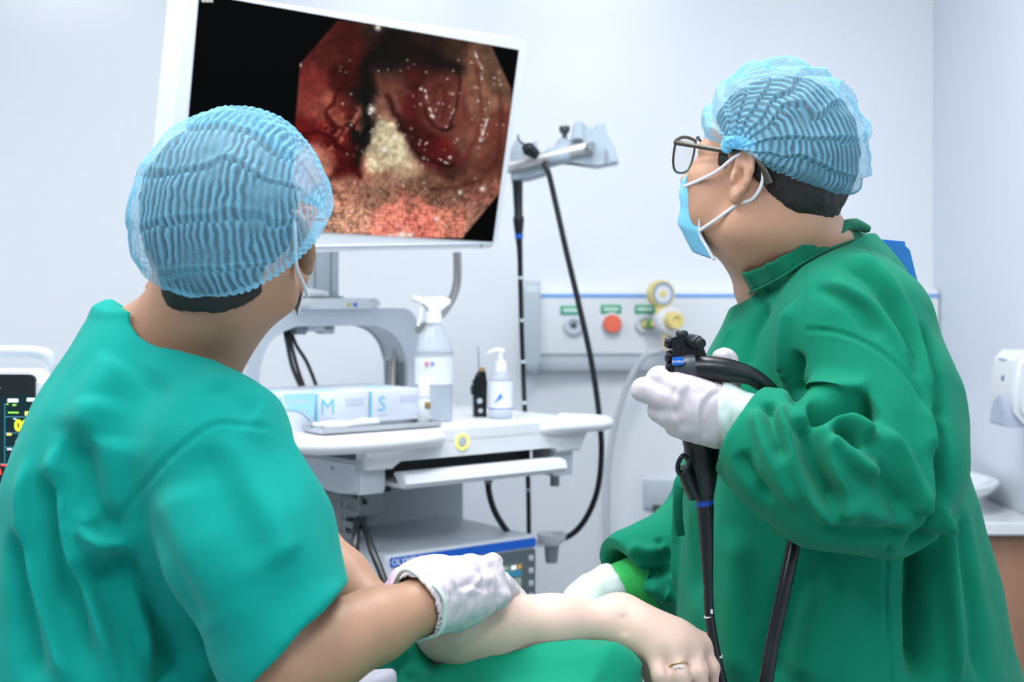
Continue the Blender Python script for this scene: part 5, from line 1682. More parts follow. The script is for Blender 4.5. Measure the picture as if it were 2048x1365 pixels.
# mask
mk_ = mask_surface('face_mask', HD, DO, half=0.064, top=-0.012, bot=-0.120)
mk_.data.materials[0] = m_maskb
hm_ = []
for j in range(9):
    v = j / 8
    hm_.append(HD(0.0495 - 0.012 * (v - 0.4) ** 2 - 0.026 * max(0, v - 0.72) / 0.28, 0.0642 * (1.0 - 0.06 * v), -0.012 - 0.108 * v))
obj('side_binding', tube(hm_, 0.0042, seg=8, n=4, flat=(1, 0.4), up=HD.l), m_mask, mk_, world=True)
for g in (1, -1):
    obj('ear_loop', tube([HD(0.084, g * 0.060, -0.036), HD(0.056, g * 0.0715, -0.024), HD(0.030, g * 0.0755, -0.008), HD(0.006, g * 0.079, 0.014), HD(-0.012, g * 0.079, 0.022), HD(-0.030, g * 0.0775, 0.010), HD(-0.036, g * 0.076, -0.012), HD(-0.026, g * 0.074, -0.034), HD(-0.006, g * 0.0735, -0.045), HD(0.022, g * 0.0715, -0.070), HD(0.047, g * 0.063, -0.088)], 0.0024, seg=8), m_loop, mk_, world=True)
# glasses
m_frame = mat('gunmetal', (96, 92, 84), rough=0.3, metal=0.8)
gl = None
for g in (1, -1):
    rimp = []
    for (a, b) in ((0.012, 0.020), (0.030, 0.0225), (0.052, 0.0215), (0.0655, 0.018), (0.067, 0.004), (0.063, -0.012), (0.052, -0.0225), (0.034, -0.0245), (0.018, -0.020), (0.0105, -0.006), (0.010, 0.010)):
        rimp.append(HD(0.111 - 1.3 * a * a, g * a, b + 0.004))
    o = obj('glasses_rim', tube(rimp, 0.0017, seg=8, n=4, closed=True), m_frame, DO, world=True)
    bm = bmesh.new()
    vs = [bm.verts.new(p) for p in smooth_path(rimp, 3, True)]
    bm.faces.new(vs)
    bmesh.ops.triangulate(bm, faces=list(bm.faces))
    obj('lens', bm_mesh(bm), mat('lens_glass', (225, 232, 240), rough=0.03, alpha=0.16), o, world=True)
    obj('temple_arm', tube([HD(0.106, g * 0.067, 0.018), HD(0.101, g * 0.0715, 0.018), HD(0.07, g * 0.076, 0.018), HD(0.03, g * 0.079, 0.018), HD(-0.012, g * 0.080, 0.018), HD(-0.034, g * 0.079, 0.006), HD(-0.046, g * 0.076, -0.012)], [0.0024, 0.0024, 0.002, 0.002, 0.002, 0.0026, 0.0034], seg=8, flat=(1.6, 0.7), up=HD.u), m_frame, o, world=True)
    obj('top_bar', tube([HD(0.110, g * 0.012, 0.0245), HD(0.109, g * 0.034, 0.027), HD(0.106, g * 0.055, 0.0255), HD(0.1035, g * 0.068, 0.021)], 0.0024, seg=8), m_frame, o, world=True)
obj('glasses_bridge', tube([HD(0.1105, 0.011, 0.016), HD(0.113, 0, 0.019), HD(0.1105, -0.011, 0.016)], 0.0016, seg=8), m_frame, DO, world=True)

# gown: bell of cloth, loose left sleeve bent at the elbow, far sleeve reaching to the patient
def gs(py, l, r, Y, b):
    c = P((l + r) / 2, py, Y)
    return (c.z, c.x, c.y, (r - l) / 2 * Y / FPX, b, 0.0)
F = Field((0.0, 1.42, 0.36), (0.92, 2.25, 1.50), 0.0036)
F.loft([gs(1950, 1330, 2170, 1.88, 0.26), gs(1600, 1338, 2090, 1.88, 0.25), gs(1365, 1350, 2022, 1.88, 0.24), gs(1200, 1354, 1990, 1.88, 0.23), gs(1080, 1352, 1960, 1.88, 0.22), gs(930, 1358, 1915, 1.88, 0.21), gs(830, 1375, 1885, 1.88, 0.20), gs(760, 1392, 1868, 1.88, 0.195), gs(700, 1418, 1850, 1.88, 0.19), gs(640, 1452, 1834, 1.88, 0.175), gs(585, 1490, 1816, 1.88, 0.15), gs(530, 1500, 1790, 1.88, 0.11), gs(480, 1540, 1755, 1.88, 0.07), gs(455, 1600, 1715, 1.88, 0.05)], 0.02, ex=2.15)
F.cone(P(1630, 545, 1.86), P(1715, 655, 1.70), 0.075, 0.085, 0.07)
F.cone(P(1620, 560, 1.92), P(1600, 640, 2.04), 0.07, 0.085, 0.07)
F.chain([P(1720, 665, 1.69), P(1775, 800, 1.64), P(1785, 930, 1.60), P(1770, 985, 1.59)], [0.082, 0.080, 0.078, 0.068], 0.05)
F.chain([P(1775, 975, 1.59), P(1660, 955, 1.575), P(1560, 905, 1.59), P(1500, 868, 1.605)], [0.074, 0.080, 0.072, 0.050], 0.03)
F.chain([P(1600, 660, 2.05), P(1455, 960, 2.05), P(1432, 1050, 2.03), P(1350, 1122, 1.98), P(1262, 1142, 1.95)], [0.08, 0.07, 0.07, 0.068, 0.062], 0.04)
# cuff mouths
dC = (P(1470, 845, 1.612) - P(1560, 900, 1.59)).normalized()
F.rbox(P(1484, 858, 1.607) + dC * 0.06, (0.06, 0.10, 0.10), np.array([tuple(dC), tuple(dC.cross(Vector((0, 1, 0))).normalized()), tuple(dC.cross(dC.cross(Vector((0, 1, 0)))).normalized())]).T, 0.002, 0.0, '-')
F.cone(P(1440, 825, 1.615), P(1535, 890, 1.595), 0.042, 0.040, 0.006, '-')
dF = (P(1205, 1170, 1.93) - P(1330, 1100, 1.98)).normalized()
F.rbox(P(1248, 1142, 1.94) + dF * 0.06, (0.06, 0.10, 0.10), np.array([tuple(dF), tuple(dF.cross(Vector((0, 1, 0))).normalized()), tuple(dF.cross(dF.cross(Vector((0, 1, 0)))).normalized())]).T, 0.002, 0.0, '-')
F.cone(P(1200, 1184, 1.93), P(1310, 1150, 1.96), 0.054, 0.052, 0.006, '-')
# neck well
F.cone(nbD + Vector((-0.02, 0, 0.02)), HD(-0.03, 0, -0.05), 0.085, 0.085, 0.006, '-')
F.cone(P(1535, 540, 1.86), HD(0.0, 0, -0.07), 0.062, 0.085, 0.006, '-')
qA, qB, qC = P(1500, 587, 1.82), P(1612, 524, 1.74), P(1738, 476, 1.89)
qn = (qB - qA).cross(qC - qA).normalized()
qn = qn if qn.z > 0 else -qn
qx2 = (qC - qA).normalized()
qy2 = qn.cross(qx2)
F.rbox((qA + qB + qC) / 3 + qn * 0.12, (0.17, 0.20, 0.12), [[qx2[i], qy2[i], qn[i]] for i in range(3)], 0.002, 0.004, '-')
G = [
    ([(1610, 512), (1610, 580), (1607, 655)], 0.008, 0.003, 'seam'),
    ([(1606, 660), (1670, 664), (1735, 688), (1795, 732), (1840, 790), (1866, 850)], 0.010, 0.004, 'seam'),
    ([(1600, 700), (1592, 760), (1598, 815)], 0.012, 0.010, 'valley'),
    ([(1640, 500), (1740, 530), (1800, 610), (1850, 730), (1880, 830)], 0.012, 0.008, 'ridge'),
    ([(1660, 520), (1740, 560), (1800, 650), (1850, 770)], 0.010, 0.008, 'valley'),
    ([(1640, 555), (1730, 600), (1790, 670), (1835, 750)], 0.010, 0.006, 'ridge'),
    ([(1620, 570), (1700, 610), (1770, 680)], 0.010, 0.004, 'valley'),
    ([(1840, 640), (1870, 760), (1886, 850)], 0.010, 0.010, 'valley'),
    ([(1480, 640), (1450, 700), (1440, 760)], 0.018, 0.006, 'ridge'),
    ([(1540, 600), (1500, 680), (1490, 740)], 0.014, 0.008, 'valley'),
    ([(1585, 600), (1570, 690), (1575, 780)], 0.014, 0.008, 'ridge'),
    # elbow crook: deep pocket and the rolls that frame it
    ([(1610, 815), (1660, 822), (1715, 815), (1745, 800)], 0.022, 0.036, 'valley'),
    ([(1615, 775), (1680, 782), (1735, 795)], 0.020, 0.012, 'ridge'),
    ([(1640, 850), (1690, 848), (1720, 862), (1745, 890)], 0.012, 0.016, 'ridge'),
    ([(1665, 868), (1700, 878), (1715, 905)], 0.008, 0.012, 'valley'),
    ([(1650, 880), (1690, 905), (1740, 945), (1768, 948)], 0.012, 0.012, 'ridge'),
    ([(1760, 850), (1810, 910), (1845, 990), (1850, 1040)], 0.016, 0.010, 'fold'),
    ([(1740, 930), (1790, 990), (1800, 1050)], 0.018, 0.010, 'valley'),
    # forearm
    ([(1560, 800), (1570, 850), (1595, 930), (1640, 1010), (1690, 1060)], 0.012, 0.012, 'fold'),
    ([(1600, 830), (1620, 880), (1640, 960), (1690, 1030)], 0.016, 0.014, 'valley'),
    ([(1640, 830), (1655, 900), (1690, 990), (1700, 1060)], 0.012, 0.010, 'ridge'),
    ([(1505, 810), (1530, 870), (1560, 950), (1610, 1030)], 0.014, 0.009, 'ridge'),
    ([(1535, 800), (1545, 850), (1570, 930)], 0.010, 0.010, 'valley'),
    ([(1480, 900), (1500, 950), (1545, 1010)], 0.012, 0.007, 'valley'),
    ([(1690, 1000), (1760, 1030), (1830, 1030)], 0.014, 0.007, 'ridge'),
    ([(1620, 1060), (1720, 1072), (1820, 1072)], 0.014, 0.008, 'valley'),
    ([(1862, 800), (1886, 880), (1889, 960), (1866, 1050), (1815, 1084)], 0.009, 0.012, 'valley'),
    ([(1846, 790), (1868, 880), (1866, 960), (1840, 1040)], 0.014, 0.006, 'ridge'),
    # trunk below the arm
    ([(1776, 1088), (1772, 1200), (1785, 1390)], 0.010, 0.004, 'seam'),
    ([(1848, 1060), (1840, 1180), (1846, 1390)], 0.020, 0.030, 'valley'),
    ([(1880, 960), (1890, 1100), (1905, 1250), (1915, 1390)], 0.012, 0.012, 'ridge'),
    ([(1925, 1010), (1945, 1180), (1965, 1390)], 0.016, 0.010, 'valley'),
    ([(1870, 880), (1885, 980), (1876, 1060)], 0.014, 0.010, 'valley'),
    ([(1700, 1160), (1640, 1260), (1600, 1380)], 0.030, 0.008, 'ridge'),
    ([(1620, 1120), (1570, 1240), (1540, 1390)], 0.024, 0.008, 'valley'),
    ([(1420, 900), (1400, 1060), (1380, 1220)], 0.03, 0.008, 'valley'),
    ([(1365, 900), (1360, 1040), (1352, 1190)], 0.012, 0.007, 'ridge'),
    ([(1480, 1050), (1470, 1200), (1480, 1390)], 0.03, 0.007, 'ridge'),
    # far sleeve
    ([(1250, 1095), (1300, 1105), (1340, 1085)], 0.012, 0.008, 'ridge'),
    ([(1240, 1130), (1290, 1150), (1340, 1140)], 0.010, 0.010, 'valley'),
    ([(1290, 1160), (1330, 1190), (1350, 1185)], 0.012, 0.010, 'ridge'),
    ([(1310, 1075), (1335, 1110), (1345, 1160)], 0.010, 0.008, 'valley'),
]
gw = field_obj(F, 'gown', m_gown, DO, it=3, strokes=[(a, b * 0.8, c * (1.7 if k != 'seam' else 1.2), k) for a, b, c, k in G], noise=[(0.004, 11, 41), (0.004, np.array([24, 24, 5]), 43), (0.0014, 28, 42)])
# standing collar band with a turned edge
cpts = [P(1484, 548, 1.84), P(1503, 545, 1.775), P(1545, 522, 1.755), P(1600, 494, 1.765), P(1650, 474, 1.79), P(1695, 455, 1.83), P(1715, 452, 1.89), P(1690, 455, 1.95), P(1620, 490, 1.975), P(1540, 530, 1.95), P(1490, 550, 1.90)]
base = [P(1500, 585, 1.835), P(1520, 580, 1.765), P(1562, 556, 1.735), P(1612, 520, 1.74), P(1660, 496, 1.765), P(1712, 478, 1.82), P(1738, 472, 1.89), P(1710, 475, 1.97), P(1630, 520, 2.0), P(1550, 560, 1.97), P(1506, 588, 1.91)]
_gm = gw.data
_off = np.array(tuple(wloc(DO)))
_gv = np.empty(len(_gm.vertices) * 3, dtype=np.float32)
_gm.vertices.foreach_get('co', _gv)
_gv = _gv.reshape(-1, 3) + _off
_gq = np.empty(len(_gm.loops), dtype=np.int32)
_gm.loops.foreach_get('vertex_index', _gq)
_bv = BVHTree.FromPolygons([tuple(v) for v in _gv], _gq.reshape(-1, 4).tolist())
def lay(px, py, Y0, lift=0.004):
    """point on the gown's near side at that place, else at depth Y0"""
    o_ = Vector((0, 0, CAMZ))
    h_ = _bv.ray_cast(o_, (P(px, py, 1.0) - o_).normalized())
    return P(px, py, min(h_[0].y - lift, Y0)) if h_[0] is not None else P(px, py, Y0)
bpx = [(1502, 584, 1.79), (1530, 572, 1.755), (1566, 552, 1.735), (1612, 522, 1.735), (1660, 498, 1.755), (1710, 480, 1.81)]
tpx = [(1482, 548, 1.79), (1510, 540, 1.755), (1550, 521, 1.735), (1602, 493, 1.735), (1652, 472, 1.755), (1698, 452, 1.81)]
bl = [lay(*q) for q in bpx]
tl = [min((lay(*q), P(q[0], q[1], b_.y - 0.001)), key=lambda v: v.y) for q, b_ in zip(tpx, bl)]
base = bl + base[6:]
cpts = tl + cpts[6:]
A_, B_ = smooth_path(cpts, 10, True), smooth_path(base, 10, True)
bm = bmesh.new()
rows = []
NR = 7
ctr = sum(A_, Vector()) / len(A_)
for j in range(NR):
    v = j / (NR - 1)
    row = []
    for i, (a, b) in enumerate(zip(A_, B_)):
        p = a.lerp(b, v)
        w = 0.003 * math.sin(i * 0.45) * (1 - v) + 0.0007 * math.sin(i * 1.3 + 3 * v)
        row.append(bm.verts.new(p + (p - ctr).normalized() * w + Vector((0, 0, 0.0008 * math.sin(i * 0.9) * (1 - v)))))
    rows.append(row)
n_ = len(A_)
for j in range(NR - 1):
    for i in range(n_):
        bm.faces.new((rows[j][i], rows[j + 1][i], rows[j + 1][(i + 1) % n_], rows[j][(i + 1) % n_]))
bmesh.ops.recalc_face_normals(bm, faces=bm.faces)
bmesh.ops.solidify(bm, geom=list(bm.faces), thickness=0.0035)
co = obj('collar', bm_mesh(bm), m_collar, DO, world=True, label='darker standing neckband')
obj('collar_seam', tube([b + (b - ctr).normalized() * 0.001 for b in base], 0.0022, seg=8, n=8, closed=True), m_collar, co, world=True)
obj('collar_tie', tube([P(1655, 474, 1.775), P(1672, 468, 1.775), P(1690, 452, 1.80), P(1712, 450, 1.83), P(1735, 458, 1.85)], [0.004, 0.007, 0.008, 0.009, 0.006], seg=10), m_collar, co, world=True)
# blue apron edge behind the shoulder
bm = bmesh.new()
ap = [(1730, 478), (1803, 484), (1806, 503), (1822, 545), (1834, 590), (1842, 640), (1780, 640), (1760, 560), (1735, 500)]
ob = prism([(P(a, b, 1.88).x, P(a, b, 1.88).z) for a, b in ap], 1.86, 1.95, axis='y', bev=0.004)
obj('apron', ob, mat('apron_blue', (44, 128, 206), rough=0.7, noise=60, var=0.08), DO, world=True, label='bright blue apron edge behind the shoulder')
# pocket welt on the chest
obj('pocket_welt', tube([P(1360, 975, 1.80), P(1356, 1000, 1.795), P(1357, 1040, 1.795), P(1361, 1072, 1.80)], 0.004, flat=(0.5, 1.6), up=(0, 1, 0)), m_collar, DO, world=True)
# knitted green cuff of the far sleeve
F = fbox([P(1215, 1184, 1.93), P(1330, 1150, 1.96)], 0.065, 0.003)
F.cone(P(1215, 1186, 1.93), P(1340, 1156, 1.96), 0.0365, 0.052, 0)
field_obj(F, 'knit_cuff', mat('knit_green', (52, 186, 92), rough=0.9, noise=120, var=0.1, bump=(200, 0.5, 0.002), stretch=(4, 1, 1)), DO, label='bright green knitted cuff')
F = fbox([P(1145, 1262, 1.90), P(1240, 1182, 1.935)], 0.055, 0.003)
F.cone(P(1190, 1194, 1.925), P(1216, 1186, 1.932), 0.036, 0.0425, 0)
F.half(P(1236, 1178, 1.935), P(1236, 1178, 1.935) - P(1190, 1196, 1.925))
F.chain([P(1195, 1195, 1.925), P(1165, 1215, 1.915), P(1150, 1235, 1.91)], [0.033, 0.033, 0.026], 0.01)
F.cone(P(1222, 1182, 1.932), P(1250, 1172, 1.94), 0.0345, 0.0345, 0.002, '-')
for (a, b) in (((1150, 1230), (1140, 1262)), ((1160, 1238), (1152, 1270)), ((1172, 1240), (1166, 1272)), ((1184, 1238), (1180, 1265))):
    F.chain([P(*a, 1.905), P(*b, 1.90)], [0.012, 0.010], 0.008)
F.chain([P(1185, 1215, 1.895), P(1180, 1240, 1.88)], [0.014, 0.011], 0.01)
gf = field_obj(F, 'glove', m_glove2, DO, noise=[(0.0012, 70, 51)])
# trousers and shoes
F = Field((0.24, 1.66, 0.0), (0.70, 2.1, 0.6), 0.009)
for dy in (-0.10, 0.10):
    F.cone((0.46, 1.88 + dy, 0.52), (0.47, 1.88 + dy, 0.07), 0.085, 0.065, 0.02)
field_obj(F, 'trousers', m_gown, DO, noise=[(0.004, 14, 9)])
for dy in (-0.10, 0.10):
    F = Field((0.2, 1.7, -0.01), (0.62, 2.08, 0.13), 0.006)
    F.chain([(0.50, 1.88 + dy, 0.045), (0.38, 1.88 + dy, 0.04), (0.29, 1.88 + dy, 0.033)], [0.045, 0.042, 0.033], 0.01)
    F.half((0, 0, 0.002), (0, 0, -1))
    field_obj(F, 'shoe', m_dgrey, DO)

# gloved left hand round the scope
GY = 1.60
F = Field(tuple(P(1240, 930, 1.50)), tuple(P(1540, 680, 1.74)), 0.0022)
F.rbox(P(1394, 820, 1.598), (0.050, 0.035, 0.016), [[0.93, 0.36, 0.06], [0.05, 0.05, -0.99], [-0.37, 0.93, 0.05]], 0.016, 0.0)
F.cone(P(1390, 816, 1.60), P(1462, 836, 1.612), 0.031, 0.033, 0.02)
F.cone(P(1372, 850, 1.602), P(1420, 848, 1.605), 0.018, 0.026, 0.012)
fing = [  # index to little: knuckle, middle joint, tip curling behind the scope
    [(1356, 780, 1.586), (1316, 757, 1.600), (1322, 752, 1.642), (1368, 762, 1.660)],
    [(1346, 804, 1.584), (1286, 780, 1.596), (1288, 778, 1.640), (1335, 786, 1.662)],
    [(1350, 830, 1.586), (1318, 822, 1.600), (1318, 824, 1.640), (1352, 830, 1.658)],
    [(1372, 854, 1.590), (1352, 854, 1.603), (1354, 856, 1.638), (1386, 858, 1.652)]]
for f_, r_ in zip(fing, (0.0135, 0.0145, 0.0140, 0.0125)):
    F.chain([P(*q) for q in f_], [r_ + 0.001, r_, r_ - 0.001, r_ - 0.002], 0.004)
F.chain([P(1430, 795, 1.625), P(1455, 760, 1.645), P(1450, 722, 1.652), P(1442, 716, 1.640)], [0.018, 0.0155, 0.0135, 0.011], 0.012)   # thumb behind the cord
ghD = field_obj(F, 'glove', m_glove, DO, noise=[(0.0008, 90, 61)], strokes=[
    ([(1352, 770), (1346, 800), (1352, 840)], 0.003, 0.0016, 'valley'), ([(1362, 770), (1356, 805), (1364, 850)], 0.003, 0.0014, 'ridge'),
    ([(1400, 780), (1392, 830), (1400, 880)], 0.0025, 0.0012, 'ridge'), ([(1412, 770), (1404, 830), (1412, 885)], 0.0025, 0.0012, 'valley'),
    ([(1440, 770), (1410, 790), (1396, 830), (1402, 875)], 0.003, 0.0018, 'ridge'), ([(1450, 780), (1418, 800), (1406, 840)], 0.003, 0.0016, 'valley'), ([(1370, 800), (1376, 830), (1372, 870)], 0.0025, 0.001, 'ridge')])
F = Field(tuple(P(1370, 940, 1.52)), tuple(P(1550, 740, 1.72)), 0.0026)
F.chain([P(1436, 822, 1.608), P(1480, 846, 1.606), P(1512, 868, 1.60)], [0.0365, 0.040, 0.041], 0.0)
F.cone(P(1512, 868, 1.60), P(1545, 890, 1.595), 0.036, 0.036, 0.002, '-')
F.half(P(1418, 812, 1.606), P(1418, 812, 1.606) - P(1470, 842, 1.606))
field_obj(F, 'glove_cuff', m_glove2, ghD, noise=[(0.0016, 70, 71)], strokes=[([(1440, 790), (1450, 850), (1480, 890)], 0.004, 0.002, 'ridge'), ([(1465, 800), (1470, 860), (1490, 890)], 0.004, 0.002, 'valley')])

# ------------------------------------------------------------------ endoscope in his hand
EN = thing('endoscope', 'black endoscope with control knobs and blue badge held in gloved hand', 'endoscope', tuple(P(1400, 880, 1.63)))
EY = 1.628
def ep(pts, y0, y1, bev=0.003, m=m_black, nm='part', par=EN, **k):
    yc = (y0 + y1) / 2
    me = prism([(P(a, b, yc).x, P(a, b, yc).z) for a, b in pts], y0, y1, axis='y', bev=bev)
    return obj(nm, me, m, par, world=True, **k)
m_scope = mat('scope_black', (16, 22, 27), rough=0.32, spec=0.5)
ep([(1341, 676), (1352, 672), (1372, 669), (1392, 674), (1402, 690), (1412, 716), (1418, 726), (1400, 770), (1340, 772), (1338, 740), (1342, 700)], EY - 0.016, EY + 0.022, 0.004, m_scope, 'control_head')
obj('top_switch', lathe([(0, 0), (0.008, 0), (0.008, 0.003), (0.0055, 0.006), (0, 0.006)], P(1364, 671, EY), (0, 0, 1), 16), m_scope, EN, world=True)
for (a, b, r0) in (((1345, 686, EY), (1329, 684, EY), 0.0075), ((1345, 715, EY), (1330, 713, EY), 0.0078), ((1346, 735, EY), (1331, 733, EY), 0.006)):
    A, B = P(*a), P(*b)
    k_ = obj('valve_button', cyl(A, B, r0, r0 * 0.92, seg=16, bev=0.002), m_scope, EN, world=True)
    obj('button_ridge', cyl(A.lerp(B, 0.45), A.lerp(B, 0.62), r0 * 1.12, seg=16, bev=0.0006), m_blackm, k_, world=True)
k_ = obj('angulation_knob', cyl(P(1380, 682, EY - 0.012), P(1398, 686, EY - 0.030), 0.009, 0.0085, seg=14, bev=0.002), m_scope, EN, world=True)
obj('knob_cap', cyl(P(1396, 686, EY - 0.028), P(1404, 688, EY - 0.036), 0.0065, seg=14, bev=0.001), m_blackm, k_, world=True)
obj('strain_relief', tube([P(1352, 742, EY - 0.012), P(1380, 740, EY - 0.016), P(1395, 738, EY - 0.018)], [0.015, 0.0165, 0.0165], seg=20, flat=(1.15, 1.0), up=(0, 0, 1)), mat('scope_grey', (58, 66, 72), rough=0.35), EN, world=True)
uc = obj('universal_cord', tube([P(1390, 738, EY - 0.018), P(1420, 738, EY - 0.020), P(1460, 742, EY - 0.020), P(1500, 752, EY - 0.015), P(1530, 772, EY - 0.008), P(1552, 795, EY), P(1572, 830, EY + 0.012), P(1590, 900, EY + 0.03), P(1598, 980, EY + 0.04), P(1592, 1060, EY + 0.02), P(1572, 1160, EY + 0.0), P(1548, 1270, EY - 0.01), P(1528, 1390, EY - 0.02), P(1500, 1600, EY)],
    [0.0165, 0.0160, 0.0145, 0.0115, 0.0105, 0.0095, 0.009, 0.009, 0.009, 0.009, 0.009, 0.009, 0.009, 0.009], seg=18, n=10), m_scope, EN, world=True)
obj('cord_ring', tube([P(1393, 752, EY - 0.034), P(1391, 738, EY - 0.036)], 0.0006, seg=6), m_dgrey, uc, world=True)
obj('white_mark', tube([P(1545, 780, EY - 0.014), P(1551, 788, EY - 0.0125)], 0.0014, seg=6, n=3), m_white, uc, world=True)
# oval badge
bd = obj('badge', prism([(P(a, b, EY - 0.03).x, P(a, b, EY - 0.03).z) for a, b in ((1345, 716), (1360, 714), (1367, 718), (1369, 724), (1366, 729), (1360, 731), (1345, 731))], EY - 0.0335, EY - 0.026, axis='y', bev=0.001), mat('badge_blue', (24, 110, 214), rough=0.3), EN, world=True)
obj('badge_lettering', text_mesh('OLYMPUS', 0.0034, 0.0002, frame(P(1356, 724, EY - 0.0338), (1, 0, 0), (0, 0, 1)), bold=0.00008), m_white, bd, world=True)
# grip below the hand and insertion tube
obj('grip', tube([P(1380, 770, EY + 0.01), P(1392, 830, EY + 0.012), P(1402, 880, EY + 0.014), P(1405, 940, EY + 0.014), P(1408, 990, EY + 0.014), P(1410, 1002, EY + 0.014)], [0.02, 0.0225, 0.0235, 0.020, 0.0125, 0.0110], seg=22), m_scope, EN, world=True)
obj('blue_band', tube([P(1409, 998, EY + 0.014), P(1409, 1013, EY + 0.014)], [0.0113, 0.0111], seg=20, n=2), mat('band_royal', (22, 74, 178), rough=0.35), EN, world=True)
obj('boot', tube([P(1410, 1011, EY + 0.014), P(1412, 1060, EY + 0.013), P(1414, 1110, EY + 0.012), P(1416, 1170, EY + 0.01)], [0.0112, 0.0095, 0.0080, 0.0066], seg=18), m_scope, EN, world=True)
it_ = obj('insertion_tube', tube([P(1416, 1160, EY + 0.01), P(1417, 1200, EY + 0.008), P(1420, 1240, EY + 0.004), P(1430, 1300, EY - 0.002), P(1446, 1370, EY - 0.01), P(1470, 1450, EY - 0.01), P(1480, 1560, EY)], 0.0062, seg=16), m_scope, EN, world=True)
obj('depth_mark', cyl(P(1418, 1232, EY + 0.005), P(1418.4, 1235, EY + 0.005), 0.0066, seg=16), m_white, it_, world=True)
obj('depth_mark', cyl(P(1434.6, 1313, EY - 0.003), P(1435.2, 1316, EY - 0.003), 0.0066, seg=16), m_white, it_, world=True)
obj('depth_number', box(*[v for ab in zip((P(1420.5, 1228, EY).x, EY - 0.004, P(0, 1227, EY).z), (P(1425, 1228, EY).x, EY - 0.001, P(0, 1219, EY).z)) for v in ab]), m_white, it_, world=True)
obj('biopsy_port', tube([P(1376, 918, EY - 0.004), P(1366, 912, EY - 0.006), P(1357, 926, EY - 0.006), P(1356, 942, EY - 0.006), P(1364, 950, EY - 0.006), P(1372, 940, EY - 0.005)], 0.0030, seg=10), m_scope, EN, world=True)
obj('port_branch', tube([P(1368, 935, EY), P(1376, 960, EY + 0.004), P(1390, 995, EY + 0.01)], [0.008, 0.010, 0.009]), m_scope, EN, world=True)

# ------------------------------------------------------------------ patient on the bed under a drape
PA = thing('person', 'person lying under green drape, bare forearm and ringed hand resting on top', 'person', (-0.02, 1.62, 0.53))
pe, pw = P(905, 1252, 1.60), P(1240, 1246, 1.655)
F = Field((-0.34, 1.02, 0.54), (0.34, 2.45, 1.04), 0.004)
F.chain([pe, pe.lerp(pw, 0.25), pe.lerp(pw, 0.6), pw], [0.0405, 0.040, 0.033, 0.0275], 0.02)
F.ell(pe + Vector((-0.006, -0.004, 0.0)), (0.038, 0.036, 0.036), None, 0.02)
F.chain([pe, P(900, 1250, 1.80), P(930, 1290, 1.92)], [0.040, 0.046, 0.05], 0.02)
kn = [(1310, 1305, 1.612), (1350, 1300, 1.608), (1384, 1296, 1.618), (1410, 1292, 1.636)]
for q in kn:
    F.cone(pw, P(*q), 0.0255, 0.0155, 0.022)
F.cone(P(1290, 1262, 1.632), P(1350, 1275, 1.625), 0.022, 0.020, 0.02)
tips = [[(1322, 1352, 1.592), (1326, 1400, 1.592), (1328, 1430, 1.605)], [(1362, 1352, 1.588), (1366, 1405, 1.586), (1368, 1440, 1.60)], [(1398, 1345, 1.598), (1406, 1395, 1.598), (1410, 1430, 1.61)], [(1424, 1335, 1.622), (1436, 1380, 1.625), (1440, 1410, 1.635)]]
for q, tp, r_ in zip(kn, tips, (0.0118, 0.0122, 0.0118, 0.0108)):
    F.chain([P(*q)] + [P(*x) for x in tp], [r_ + 0.002, r_, r_ - 0.0015, r_ - 0.0025], 0.005)
F.chain([P(1265, 1275, 1.66), P(1290, 1320, 1.68), P(1310, 1370, 1.68)], [0.017, 0.014, 0.011], 0.012)
# trunk lying on its side, hips towards the camera, head away
F.cone((-0.02, 1.80, 0.76), (-0.02, 1.16, 0.74), 0.14, 0.145, 0.05)
F.cone(P(930, 1290, 1.92), (-0.03, 1.92, 0.78), 0.06, 0.10, 0.05)
F.cone((-0.02, 1.92, 0.72), (0.0, 2.08, 0.68), 0.055, 0.055, 0.03)
HP = Head((0.01, 2.20, 0.68), (0.95, 0.15, -0.05), u=(0.0, 1, 0.05), s=1.0)
head_solid(F, HP)
ear_solid(F, HP, 1)
pb = field_obj(F, 'body', m_skin_fair, PA, it=2, strokes=[
    ([(880, 1240), (905, 1265), (915, 1280)], 0.010, 0.003, 'valley'), ([(895, 1290), (925, 1262), (935, 1245)], 0.012, 0.003, 'ridge'),
    ([(1332, 1322), (1337, 1345), (1338, 1365)], 0.003, 0.003, 'valley'), ([(1372, 1318), (1380, 1340), (1384, 1365)], 0.003, 0.002, 'valley'), ([(1405, 1315), (1414, 1340), (1420, 1365)], 0.003, 0.002, 'valley'),
    ([(1245, 1225), (1250, 1250), (1248, 1275)], 0.008, 0.002, 'valley')])
# ring with three small stones
rg = P(1357, 1334, 1.594)
rd_ = (P(*tips[1][0]) - P(*kn[1])).normalized()
ru_ = rd_.orthogonal().normalized()
rv_ = rd_.cross(ru_)
ro = obj('ring', tube([rg + (ru_ * math.cos(a) + rv_ * math.sin(a)) * 0.0128 for a in np.linspace(0, 2 * math.pi, 17)[:-1]], 0.0009, seg=8, n=3, closed=True), mat('gold', (230, 190, 120), rough=0.2, metal=1.0), PA, world=True)
for dx in (-7, 0, 6):
    obj('stone', lathe([(0, 0), (0.0016, 0), (0.002, 0.001), (0.0012, 0.002), (0, 0.002)], P(1357 + dx, 1334 + abs(dx) * 0.15, 1.594 - 0.0132), (0, -1, 0.1), 10), mat('pearl', (245, 240, 232), rough=0.1), ro, world=True)
